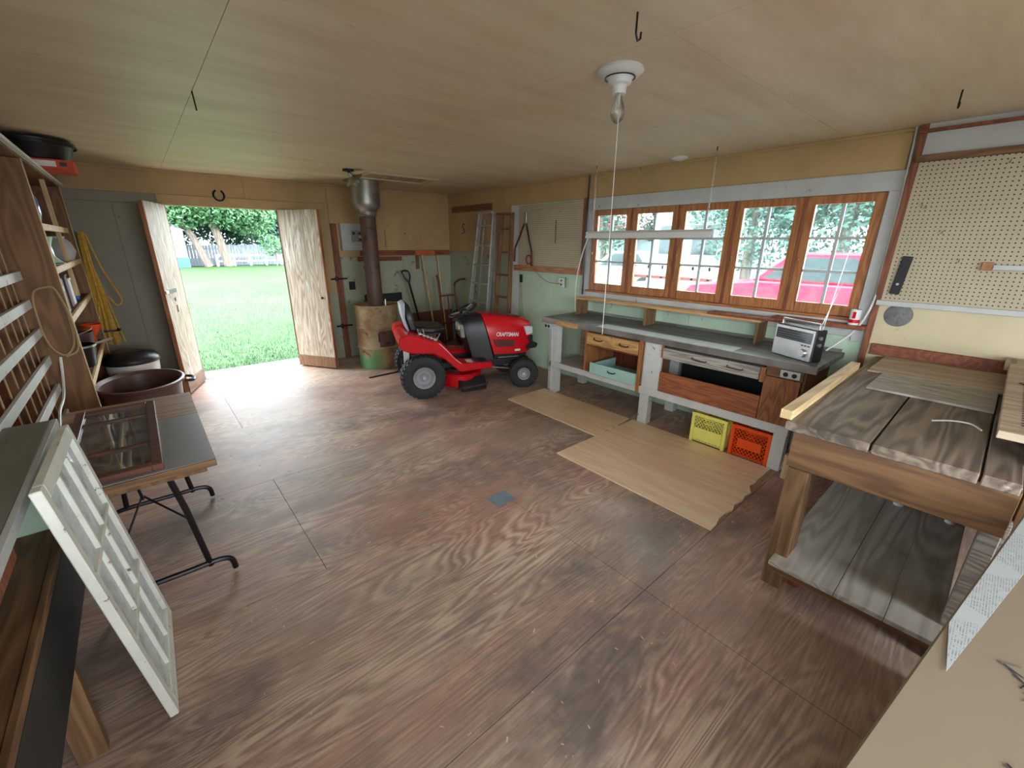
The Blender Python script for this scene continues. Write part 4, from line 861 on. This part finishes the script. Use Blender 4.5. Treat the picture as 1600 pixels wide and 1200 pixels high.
tp(MB().loft([[(.6, -.15, .62), (.6, .15, .62), (.585, .15, .78), (.585, -.15, .78)], [(.552, -.13, .62), (.552, .13, .62), (.54, .13, .78), (.54, -.13, .78)]]), 'dash_panel', 'greyplastic', con, bev=.008)
tp(B(.532, .545, -.1, -.05, .72, .765), 'dash_label', 'yellowdecal', con)
for k in range(3): tp(MB().lathe([(0, .52), (.018, .52), (.018, .55), (0, .55)], (0, -.06+k*.07, .67), 10, 'x'), 'dash_knob', 'black', con)
for k in range(9): tp(B(.92+k*.045, .945+k*.045, -.15, -.06, .893-k*.006, .9-k*.0058), 'hood_louver', 'blackpaint')
vt = tp(MB().prism([(.92, .6), (1.2, .575), (1.19, .5), (.96, .51)], 'y', -.2665, -.25), 'side_vent', 'redmetal', bev=.004)
for k in range(5): tp(MB().bar((.97+k*.005, -.268, .52+k*.016), (1.18, -.268, .51+k*.014), .004, .006), 'vent_slat', 'blackpaint', vt)
tp(MB().prism([(1.33, .74), (1.445, .73), (1.455, .64), (1.37, .62)], 'y', -.232, -.185), 'headlight', 'lens', bev=.008); tp(MB().prism([(1.33, .74), (1.445, .73), (1.455, .64), (1.37, .62)], 'y', .185, .232), 'headlight', 'lens', bev=.008)
tp(MB().prism([(1.36, .6), (1.455, .62), (1.46, .5), (1.38, .46)], 'y', -.225, .225), 'grille', 'black', bev=.008); tp(MB().prism([(1.34, .44), (1.5, .46), (1.52, .51), (1.44, .54), (1.36, .5)], 'y', -.25, .25), 'bumper', 'black', bev=.012)
text('lettering', 'CRAFTSMAN', .066, 'decal', TR, Matrix.Translation((.955, -.2665, .645)) @ Matrix.Rotation(-.07, 4, 'Y').inverted() @ Matrix.Rotation(PI/2-.09, 4, 'X') @ Matrix.Diagonal((.76, 1, 1, 1)), .002)
tp(B(1.2, 1.27, -.2665, -.262, .44, .465), 'model_plate', 'decal')
# engine and front axle
tp(B(.95, 1.3, -.17, .17, .26, .41), 'engine_block', 'blackpaint', bev=.01); tp(MB().tube([(1.0, -.2, .36), (1.25, -.21, .36), (1.3, -.15, .34)], .012, 7), 'exhaust_pipe', 'steel'); tp(MB().bar((1.28, -.33, .2), (1.28, .33, .2), .06, .05), 'front_axle', 'blackpaint', bev=.004)
for s_ in (-1, 1): tp(T([(1.28, s_*.27, .16), (1.28, s_*.27, .32)], .018, 8), 'king_pin', 'darkmetal')
tp(T([(.85, -.2, .25), (1.24, -.24, .2)], .009, 6), 'drag_link', 'silver'); tp(B(1.3, 1.4, -.12, .12, .22, .42), 'front_bracket', 'blackpaint')
# steering wheel and seat
swm = Matrix.Translation((.61, 0, .935)) @ Matrix.Rotation(-.42, 4, 'Y')
tp(T([(.7, 0, .8), (.615, 0, .93)], .028, 10), 'steering_column', 'black')
ring = [Matrix.Identity(3) @ Vector((.175*math.cos(2*PI*i/28), .175*math.sin(2*PI*i/28), 0)) for i in range(29)]
swr = tp(MB().tube(ring, .014, 8, False).mat(swm), 'steering_wheel', 'black', smooth=True)
for a in (.5, 2.64, 4.71): tp(MB().bar((0, 0, -.015), (.17*math.cos(a), .17*math.sin(a), 0), .035, .012).mat(swm), 'spoke', 'greyplastic', swr, bev=.003)
tp(MB().lathe([(0, -.03), (.045, -.03), (.05, 0), (.03, .012), (0, .012)], n=16).mat(swm), 'wheel_hub', 'black', swr, smooth=True)
def rr_(x, y0, y1, z0, z1, n=5, r=.05):
    return [(x, y0, z0), (x, y1, z0), (x, y1, z1), (x, y0, z1)]
seat = tp(MB().loft([[(.0, -.2, .72), (.0, .2, .72), (.0, .2, .8), (.0, -.2, .8)], [(.2, -.23, .715), (.2, .23, .715), (.2, .23, .79), (.2, -.23, .79)], [(.36, -.19, .725), (.36, .19, .725), (.36, .19, .775), (.36, -.19, .775)]]), 'seat', 'black', bev=.022, smooth=True)
bk = MB().loft([[(.03, -.2, .74), (.03, .2, .74), (-.06, .2, .75), (-.06, -.2, .75)], [(-.01, -.21, .9), (-.01, .21, .9), (-.1, .21, .9), (-.1, -.21, .9)], [(-.05, -.16, 1.06), (-.05, .16, 1.06), (-.12, .16, 1.05), (-.12, -.16, 1.05)]])
tp(bk, 'backrest', 'black', bev=.022, smooth=True)
tp(MB().loft([[(-.065, -.2, .75), (-.065, .2, .75), (-.085, .2, .75), (-.085, -.2, .75)], [(-.105, -.21, .9), (-.105, .21, .9), (-.125, .21, .9), (-.125, -.21, .9)], [(-.09, -.16, 1.075), (-.09, .16, 1.075), (-.145, .16, 1.05), (-.145, -.16, 1.05)]]), 'seat_shell', 'seatgrey', bev=.008, smooth=True)
tp(B(.0, .28, -.12, .12, .68, .722), 'seat_pan', 'darkmetal'); 
for k, x in enumerate((.03, .09)): tp(T([(x, -.33, .68), (x-.02, -.33, .8)], .007, 6), 'lever', 'silver')
tp(T([(.2, -.35, .64), (.26, -.35, .74)], .007, 6), 'lever', 'silver')
for k in range(5): tp(B(.02+k*.04, .05+k*.04, -.4, -.3, .745-k*.018, .752-k*.018), 'decal_strip', 'decal')

# ------------------------------------------------------------------ ceiling fixtures
lh = thing('bulb_fixture', 'white porcelain ceiling lamp holder with a clear bulb', 'light', (1.866, 1.42, ZC))
MB().lathe([(0, ZC), (.1, ZC), (.105, ZC-.012), (.085, ZC-.03), (.06, ZC-.035), (.05, ZC-.06), (.034, ZC-.066), (.03, ZC-.1), (.0, ZC-.1)], (1.866, 1.42, 0), 28).build('base', 'white', lh, smooth=True)
MB().lathe([(.066, ZC-.034), (.07, ZC-.034), (.07, ZC-.038), (.066, ZC-.038)], (1.866, 1.42, 0), 24).build('collar_ring', 'darkmetal', lh)
bl = MB().lathe([(.015, ZC-.098), (.018, ZC-.12), (.03, ZC-.155), (.033, ZC-.18), (.026, ZC-.205), (.012, ZC-.216), (0, ZC-.218)], (1.866, 1.42, 0), 20).build('bulb', 'bulbglass', lh, smooth=True)
T([(1.866, 1.42, ZC-.1), (1.866, 1.42, ZC-.15)], [.007, .004], 6).build('filament_stem', 'whiteplastic', bl)
tag(T([(1.85, 1.4, ZC-.05), (1.85, 1.4, 1.25)], .0016, 5).build('pull_cord', 'whitecord'), 'thin white pull cord hanging from the ceiling lamp', 'cord')
fx = thing('fluorescent_fixture', 'white fluorescent strip light hanging on chains before the windows', 'light', (3.8, 2.46, 1.8))
MB().prism([(3.72, 1.775), (3.745, 1.825), (3.775, 1.845), (3.825, 1.845), (3.855, 1.825), (3.88, 1.775), (3.87, 1.775), (3.845, 1.815), (3.755, 1.815), (3.73, 1.775)], 'y', 1.78, 3.14).build('reflector', 'white', fx, bev=.001)
box('end_cap', 'whiteplastic', fx, 3.75, 3.85, 1.765, 1.78, 1.775, 1.84); box('end_cap', 'whiteplastic', fx, 3.75, 3.85, 3.14, 3.155, 1.775, 1.84)
for x in (3.77, 3.83): MB().lathe([(0, 1.8), (.015, 1.8), (.015, 3.12), (0, 3.12)], (x, 0, 1.79), 12, 'y').build('tube', 'whiteplastic', fx, smooth=True)
for yy in (1.86, 3.1):
    m = MB()
    for i in range(22):
        z = 1.845+i*.0288; a = (i % 2)*PI/2; dx, dy = math.cos(a)*.006, math.sin(a)*.006
        m.tube([(3.8+dx, yy+dy, z), (3.8+dx, yy+dy, z+.034), (3.8-dx, yy-dy, z+.034), (3.8-dx, yy-dy, z), (3.8+dx, yy+dy, z)], .0016, 4)
    m.build('chain', 'steel', fx)
    T([(3.8, yy, ZC), (3.8, yy, ZC-.03)], .004, 6).build('ceiling_hook', 'darkmetal', fx)
tag(T(curve([(3.8, 3.15, 1.8), (3.76, 3.2, 1.6), (3.8, 3.3, 1.3), (3.95, 3.42, .95), (4.1, 3.48, .91)]), .006, 6).build('lamp_cord', 'whitecord', smooth=True), 'white cord from the fluorescent strip down to the bench', 'cord')
tag(MB().lathe([(0, ZC), (.07, ZC), (.07, ZC-.012), (.03, ZC-.03), (0, ZC-.03)], (4.0, 2.3, 0), 20).build('ceiling_rose', 'white', smooth=True), 'small white ceiling rose near the windows', 'ceiling rose')
fd = thing('floodlight', 'bare bulb on a tilted metal shade under the ceiling by the stovepipe', 'light', (1.98, 5.1, ZC))
MB().lathe([(0, ZC), (.06, ZC), (.06, ZC-.02), (0, ZC-.02)], (1.98, 5.1, 0), 16).build('base', 'darkmetal', fd)
Mf = Matrix.Translation((2.0, 5.08, ZC-.07)) @ Matrix.Rotation(-.7, 4, 'Y')
MB().lathe([(.02, .04), (.03, .0), (.11, -.05), (.105, -.05), (.025, -.005), (.016, .04)], n=20).mat(Mf).build('shade', 'steel', fd, smooth=True)
MB().lathe([(.014, 0), (.016, -.03), (.032, -.075), (.03, -.1), (.015, -.118), (0, -.12)], n=16).mat(Mf).build('bulb', 'bulbglass', fd, smooth=True)
T([(1.98, 5.1, ZC-.02), (2.0, 5.08, ZC-.06)], .012, 7).build('neck', 'darkmetal', fd)
hc = thing('ceiling_hatch', 'framed wooden hatch in the ceiling near the stovepipe', 'hatch', (2.68, 5.4, ZC))
MB().box(2.2, 3.12, 5.06, 5.1, ZC-.02, ZC).box(2.2, 3.12, 5.5, 5.54, ZC-.02, ZC).box(2.2, 2.24, 5.1, 5.5, ZC-.02, ZC).box(3.08, 3.12, 5.1, 5.5, ZC-.02, ZC).build('frame', 'cream', hc, bev=.003); box('cover', 'hardboard', hc, 2.24, 3.08, 5.1, 5.5, ZC-.008, ZC-.0005)
for x, yy, lb in ((1.49, 1.08, 'dark hook in the ceiling nearest the lamp holder'), (3.39, .42, 'wire hook in the ceiling above the heavy bench'), (.41, 3.12, 'dark spike hanging from the ceiling seam above the table')):
    p = [(x, yy, ZC), (x, yy, ZC-.06), (x+.012, yy, ZC-.08), (x+.028, yy, ZC-.07), (x+.03, yy, ZC-.05)] if x > 1 else [(x, yy, ZC), (x+.005, yy, ZC-.09)]
    tag(T(p, .004, 6).build('ceiling_hook', 'darkmetal'), lb, 'hook', 'ceiling hooks')

# ------------------------------------------------------------------ folding table with the dark sash
ft = thing('folding_table', 'folding table with worn brown and grey top and black bent legs', 'table', (-.18, 2.9, 0))
box('top_board', 'tabletop', ft, -.5, .1, 3.02, 3.5, .715, .74); box('top_board', 'tablegrey', ft, -.5, .1, 2.28, 3.019, .715, .74); box('edge_band', 'brown_x', ft, -.5, .1, 2.268, 2.28, .705, .738)
box('apron', 'brown_y', ft, -.47, .06, 2.33, 2.35, .66, .714)
for yy in (2.42, 3.33):
    lg = T([(-.1, yy, .7), (-.06, yy, .45), (-.02, yy, .085)], .014, 8).build('leg', 'darkmetal', ft, smooth=True)
    T(curve([(-.42, yy, .014), (-.42, yy, .07), (-.38, yy, .1), (-.1, yy, .1), (.02, yy, .1), (.07, yy, .075), (.08, yy, .014)]), .014, 8).build('foot_bar', 'darkmetal', lg, smooth=True)
    T([(-.32, yy, .7), (-.36, yy, .1)], .014, 8).build('leg', 'darkmetal', ft, smooth=True)
    s_ = 1 if yy < 3 else -1
    MB().bar((-.21, yy+s_*.02, .7), (-.21, yy+s_*.14, .52), .05, .012, (1, 0, 0)).build('brace_plate', 'darkmetal', ft)
    T([(-.21, yy+s_*.14, .52), (-.05, yy, .38)], .005, 6).build('brace_rod', 'darkmetal', ft); T([(-.21, yy+s_*.14, .52), (-.34, yy, .3)], .005, 6).build('brace_rod', 'darkmetal', ft)
ds = thing('table_window', 'dark brown three-pane window sash lying on the folding table', 'old window', (-.25, 2.8, .74))
x0, x1, ya, yb = -.44, -.09, 2.3, 3.34
for q in ((x0, x0+.04, ya, yb), (x1-.04, x1, ya, yb), (x0+.04, x1-.04, ya, ya+.045), (x0+.04, x1-.04, yb-.045, yb)): box('rail', 'darkframe', ds, *q, .7405, .772)
for yy in (2.62, 3.1): box('muntin', 'darkframe', ds, x0+.04, x1-.04, yy-.01, yy+.01, .745, .768)
for a, b in ((ya+.045, 2.61), (2.63, 3.09), (3.11, yb-.045)): B(x0+.041, x1-.041, a+.001, b-.001, .755, .758).build('pane', 'tableglass', ds)

# ------------------------------------------------------------------ desk on the near left with the leaning white sash
dk = thing('grey_counter', 'grey-green counter with dark lower panel in the near left corner', 'counter', (-.63, 1.6, 0))
box('top', 'deskgrey', dk, XL+.005, -.435, -.4, 2.68, .92, .95); box('edge_trim', 'greytrim', dk, -.434, -.415, -.4, 2.68, .915, .952)
box('drop_apron', 'rust', dk, -.455, -.436, -.3, 1.7, .84, .918)
box('shelf', 'brown_y', dk, XL+.01, -.44, -.3, 2.2, .64, .66); box('shelf_lip', 'brown_y', dk, -.439, -.42, -.3, 2.2, .635, .665)
box('back_board', 'green', dk, XL+.01, XL+.02, -.3, 2.2, .66, .92); box('end_board', 'green', dk, XL+.02, -.46, 2.2, 2.22, .39, .92)
box('front_panel', 'blackpaint', dk, -.44, -.42, -.3, 2.22, .39, .634)
for yy in (1.69, -.2): box('leg', 'brown_z', dk, -.5, -.421, yy, yy+.04, 0, .389)
for yy in (2.1, -.2): box('leg', 'brown_z', dk, XL+.03, XL+.09, yy, yy+.05, 0, .64)
tag(MB().loft([[(-.62, 1.28, .663), (-.5, 1.3, .663), (-.5, 1.3, .665), (-.62, 1.28, .665)], [(-.62, 1.5, .67), (-.49, 1.52, .69), (-.49, 1.52, .692), (-.62, 1.5, .672)]]).build('paper_sheet', 'decal'), 'curled white paper sheet on the lower counter shelf', 'paper')
ls = thing('salvaged_window', 'chalky white nine-pane window sash leaning on the counter', 'old window', (-.24, 1.98, 0))
# local frame of the leaning sash: u along the bottom edge, v up the slope
A = Vector((-.235, 1.68, .004)); Bv = Vector((-.225, 2.285, .004)); Cv = Vector((-.355, 1.685, 1.03))
uu = (Bv-A).normalized(); Ls = 1.035; vv = ((Cv-A) - uu*(Cv-A).dot(uu)).normalized(); nn = uu.cross(vv)
uu_ = (uu + vv*0).normalized(); Ws = .61
MS = Matrix((uu_, vv, nn)).transposed().to_4x4(); MS.translation = A
def sp_(name, mat, par, u0, u1, v0, v1, n0, n1, bev=.003): return MB().box(u0, u1, v0, v1, n0, n1).mat(MS).build(name, mat, par, bev=bev)
for q in ((0, .045, 0, Ls), (Ws-.045, Ws, 0, Ls), (.045, Ws-.045, 0, .065), (.045, Ws-.045, Ls-.05, Ls)): sp_('frame_rail', 'sashwhite', ls, *q, -.014, .014)
pu = (Ws-.1)/3; pv = (Ls-.12)/3
for k in (1, 2):
    sp_('muntin', 'sashwhite', ls, .05+pu*k-.009, .05+pu*k+.009, .065, Ls-.055, -.011, .012, .002); sp_('muntin', 'sashwhite', ls, .05, Ws-.05, .065+pv*k-.008, .065+pv*k+.008, -.012, .013, .002)
for i in range(3):
    for j in range(3): sp_('pane', 'sashglass', ls, .052+pu*i, .048+pu*(i+1), .067+pv*j, .063+pv*(j+1), -.004, -.002, 0)

# ------------------------------------------------------------------ shelving along the left wall
XS = -.42
su = thing('storage_shelving', 'tall dark plywood shelving unit along the left wall', 'shelving', (-.63, 5.2, 0))
box('side_panel', 'shelfply', su, XL+.005, XS, 4.2, 4.225, 0, 2.2); box('side_edge', 'pine_z', su, XS, XS+.006, 4.2, 4.225, 0, 2.2); box('side_panel', 'shelfply', su, XL+.005, XS, 6.2, 6.225, 0, 2.2); box('side_edge', 'pine_z', su, XS, XS+.006, 6.2, 6.225, 0, 2.2)
box('back_panel', 'redply', su, XL+.006, XL+.016, 4.226, 6.199, .05, 2.19); box('divider', 'pine_z', su, XS-.05, XS-.02, 5.4, 5.43, 1.25, 2.19)
for z in (1.82, 1.54, 1.2, .72):
    sv_ = box('shelf', 'brown_y', su, XL+.017, XS-.021, 4.226, 6.199, z-.03, z); box('shelf_lip', 'pine_x', sv_, XS-.02, XS, 4.226, 6.199 if z != 1.82 else 5.85, z-.04, z+.005)
box('top', 'brown_y', su, XL+.005, XS, 2.9, 6.225, 2.201, 2.22); 
nb = thing('paneled_bay', 'red-brown panelled bay behind the white slatted rails', 'panel', (-.8, 3.4, 0))
box('back_panel', 'redply', nb, XL+.006, XL+.03, 2.75, 4.19, .0, 2.195); box('end_post', 'shelfply', nb, XL+.03, -.64, 2.75, 2.78, 0, 2.195)
sr_ = thing('slatted_rail', 'white wooden slats strung with thin vertical wires beside the shelving', 'rail', (-.59, 3.5, 0))
for z in (1.5, 1.32, 1.13, .94, .74, .55): MB().bar((-.59, 2.3, z), (-.59, 4.195, z), .02, .055).build('slat', 'whitewood', sr_, bev=.002)
for k in range(9): T([(-.612, 2.6+k*.18, .4), (-.612, 2.6+k*.18, 1.75)], .0045, 5).build('wire', 'cord', sr_)
box('stile', 'whitewood', sr_, -.6, -.58, 2.3, 2.34, .4, 1.6)
rl = thing('plastic_channel', 'shiny pale plastic channel lying along the top edge of the shelving', 'channel', (-.4, 4.8, 2.22))
for k in range(3): T([(XS-.02+k*.018, 3.0, 2.232), (XS-.02+k*.018, 6.35, 2.232)], .011, 8).build('strip', 'whiteplastic', rl, smooth=True)
tag(T(curve([(-.45, 4.19, 1.4), (-.43, 4.19, 1.25), (-.44, 4.185, 1.05), (-.5, 4.185, .96), (-.56, 4.185, 1.03), (-.575, 4.185, 1.2), (-.56, 4.185, 1.38), (-.5, 4.185, 1.42), (-.45, 4.185, 1.4), (-.42, 4.18, 1.2), (-.43, 4.18, 1.0), (-.5, 4.18, .95)]), .007, 6).build('cable_loop', 'cord', smooth=True), 'tan cord loop hanging on the near shelving panel', 'cord')
tag(T(curve([(-.53, 4.175, .95), (-.545, 4.1, .8), (-.55, 3.95, .72), (-.56, 3.75, .68), (-.555, 3.5, .6)]), .008, 6).build('trailing_cable', 'whitecord', smooth=True), 'wavy white cord trailing below the tan loop', 'cord')
pl_ = thing('black_basin', 'black round basin on top of the shelving', 'basin', (-.4, 5.3, 2.31))
MB().lathe([(0, 2.315), (.2, 2.32), (.235, 2.42), (.25, 2.445), (.25, 2.455), (.225, 2.455), (.19, 2.34), (0, 2.33)], (-.44, 5.3, 0), 30).build('bowl', 'black', pl_, smooth=True); MB().lathe([(.252, 2.42), (.258, 2.42), (.258, 2.435), (.252, 2.435)], (-.44, 5.3, 0), 30).build('rim_band', 'darkmetal', pl_)
rbx = thing('orange_box', 'orange-red flat box with pale label under the black basin', 'box', (-.42, 5.3, 2.24))
box('box', 'orangeplastic', rbx, -.62, -.22, 5.08, 5.5, 2.245, 2.313, bev=.004).data.materials[0] = plain('orange_red_card', S(206, 72, 48), .6)
box('label', 'decal', rbx, -.55, -.32, 5.0785, 5.0798, 2.26, 2.3, bev=0); box('label', 'black', rbx, -.3, -.26, 5.0785, 5.0798, 2.265, 2.295, bev=0)
bj = thing('blue_jar', 'tall blue glass jar on the upper shelf', 'jar', (-.55, 4.75, 1.82))
MB().lathe([(0, 1.821), (.08, 1.821), (.1, 1.9), (.1, 2.0), (.06, 2.08), (.06, 2.12), (0, 2.12)], (-.55, 4.75, 0), 20).build('body', 'bluevase', bj, smooth=True); MB().lathe([(0, 2.12), (.065, 2.12), (.065, 2.14), (0, 2.14)], (-.55, 4.75, 0), 16).build('lid', 'black', bj)
gp = thing('green_pot', 'pale green glazed pot on the second shelf', 'pot', (-.53, 4.8, 1.54))
MB().lathe([(0, 1.541), (.1, 1.541), (.11, 1.56), (.075, 1.6), (.07, 1.68), (.09, 1.74), (.085, 1.745), (.06, 1.68), (.06, 1.58), (0, 1.57)], (-.53, 4.8, 0), 22).build('body', 'greenvase', gp, smooth=True); MB().lathe([(.112, 1.55), (.118, 1.55), (.118, 1.556), (.112, 1.556)], (-.53, 4.8, 0), 22).build('wire_band', 'darkmetal', gp)
gp2 = thing('pale_pot', 'crumpled pale pot behind the shelf divider', 'pot', (-.52, 5.75, 1.54))
MB().lathe([(0, 1.541), (.09, 1.541), (.12, 1.62), (.1, 1.7), (.06, 1.74), (0, 1.73)], (-.52, 5.75, 0), 14).build('body', 'greytrim', gp2, smooth=True); MB().lathe([(.062, 1.738), (.07, 1.738), (.07, 1.75), (.062, 1.75)], (-.52, 5.75, 0), 14).build('rim', 'whiteplastic', gp2)
bb = thing('black_case', 'upright black case on the middle shelf', 'case', (-.5, 4.55, 1.2)); box('body', 'black', bb, -.6, -.45, 4.42, 4.68, 1.201, 1.45, bev=.006); box('latch', 'steel', bb, -.45, -.444, 4.53, 4.57, 1.36, 1.4)
for k, (y_, h_, mt, lb) in enumerate(((5.0, .24, 'purple', 'maroon box standing beside the black case'), (5.2, .2, 'decal', 'thin white box between maroon box and blue tin'), (5.62, .12, 'bluevase', 'small blue tin at the far end of the middle shelf'))):
    o = thing('shelf_box', lb, 'box', (-.53, y_, 1.2), group='boxes on the middle shelf'); box('body', mt, o, -.62, -.46, y_-.07, y_+.07, 1.201, 1.2+h_, bev=.003); box('lid', mt, o, -.625, -.455, y_-.075, y_+.075, 1.2+h_, 1.215+h_, bev=.002)
fn = thing('orange_funnel', 'orange plastic funnel on the lower shelf', 'funnel', (-.5, 5.9, .72)); MB().lathe([(.012, .721), (.015, .8), (.075, .9), (.075, .92), (.07, .92), (.01, .8), (.008, .721)], (-.47, 5.9, 0), 18).build('cone', 'orangeplastic', fn, smooth=True); MB().lathe([(.075, .915), (.08, .915), (.08, .925), (.075, .925)], (-.47, 5.9, 0), 18).build('rim', 'orangeplastic', fn)
jg = thing('chrome_pan', 'dark pan with chrome rim and handle on the lower shelf', 'pan', (-.52, 4.9, .72)); MB().lathe([(0, .721), (.12, .721), (.14, .9), (.132, .9), (.115, .735), (0, .735)], (-.54, 4.9, 0), 24).build('body', 'darkmetal', jg, smooth=True); MB().lathe([(.141, .885), (.148, .885), (.148, .9), (.141, .9)], (-.54, 4.9, 0), 24).build('rim', 'silver', jg); T([(-.42, 4.97, .88), (-.3, 5.08, .9)], .011, 7).build('handle', 'silver', jg)
rj = thing('maroon_bucket', 'narrow maroon bucket with wire bail on the lower shelf', 'bucket', (-.5, 5.4, .72)); MB().lathe([(0, .721), (.085, .721), (.105, .93), (.098, .93), (.08, .735), (0, .735)], (-.53, 5.4, 0), 20).build('body', 'purple', rj, smooth=True); T(curve([(-.53, 5.295, .92), (-.45, 5.33, .95), (-.44, 5.47, .95), (-.53, 5.505, .92)]), .005, 6).build('bail', 'cord', rj)
rp = thing('rope_bundle', 'long bundle of yellow rope hanging at the far end of the shelving', 'rope', (-.36, 6.3, .6))
for k in range(24):
    a = random.uniform(-.03, .03); b = random.uniform(-.08, .09); y_ = 6.26+random.uniform(0, .1)
    T(curve([(-.37+a*.6, y_, 1.8), (-.38+a, y_, 1.5), (-.375+a+b*.4, y_, 1.15), (-.37+b, y_, .8), (-.37+b*1.2, y_, .62+random.uniform(0, .08))], 4), .009, 6).build('strand', 'rope', rp, smooth=True)
T(curve([(-.34, 6.3, 1.78), (-.29, 6.3, 1.45), (-.22, 6.3, 1.2), (-.2, 6.3, 1.1), (-.25, 6.3, 1.05), (-.3, 6.3, 1.15)], 5), .009, 6).build('strand', 'rope', rp, smooth=True)
MB().lathe([(.085, .78), (.095, .78), (.095, .8), (.085, .8)], (-.37, 6.3, 0), 14, 'z', (1, .8)).build('tie', 'black', rp)
# floor tubs
tb = thing('brown_tub', 'large brown oval plastic tub behind the folding table', 'tub', (-.2, 5.02, 0))
MB().lathe([(0, .0), (.255, .0), (.3, .46), (.325, .475), (.33, .5), (.31, .505), (.285, .48), (.24, .03), (0, .03)], (-.19, 5.02, 0), 40, 'z', (1, 1.25)).build('body', 'brownplastic', tb, smooth=True)
for s_ in (-1, 1): T(curve([(-.19+s_*.32, 4.92, .46), (-.19+s_*.385, 4.95, .45), (-.19+s_*.385, 5.09, .45), (-.19+s_*.32, 5.12, .46)]), .014, 7).build('handle', 'black', tb, smooth=True)
cn = thing('lidded_bin', 'white round bin with domed black lid behind the brown tub', 'bin', (-.26, 5.8, 0))
MB().lathe([(0, 0), (.18, 0), (.22, .5), (.22, .53), (0, .53)], (-.24, 5.86, 0), 32).build('body', 'whiteplastic', cn, smooth=True)
ld = MB().lathe([(.232, .51), (.238, .53), (.23, .56), (.19, .6), (.1, .625), (0, .63)], (-.24, 5.86, 0), 32).build('lid', 'black', cn, smooth=True); MB().bar((-.36, 5.82, .628), (-.12, 5.82, .628), .05, .014).build('lid_grip', 'black', ld, bev=.004)
# wood chips on the floor
m = MB()
for i in range(260):
    x, y_ = random.uniform(-.2, 3.3), random.uniform(.2, 4); a = random.uniform(0, PI)
    if x > 2.4 and .85 < y_ < 3.55: continue
    m.obox((x, y_, .0015), (random.uniform(.004, .022), random.uniform(.002, .006), .002), Matrix.Rotation(a, 3, 'Z'))
o = m.build('floor_chips', 'pine_x', kind='stuff'); o['label'] = 'tiny pale wood chips scattered over the floor'; o['category'] = 'wood chips'
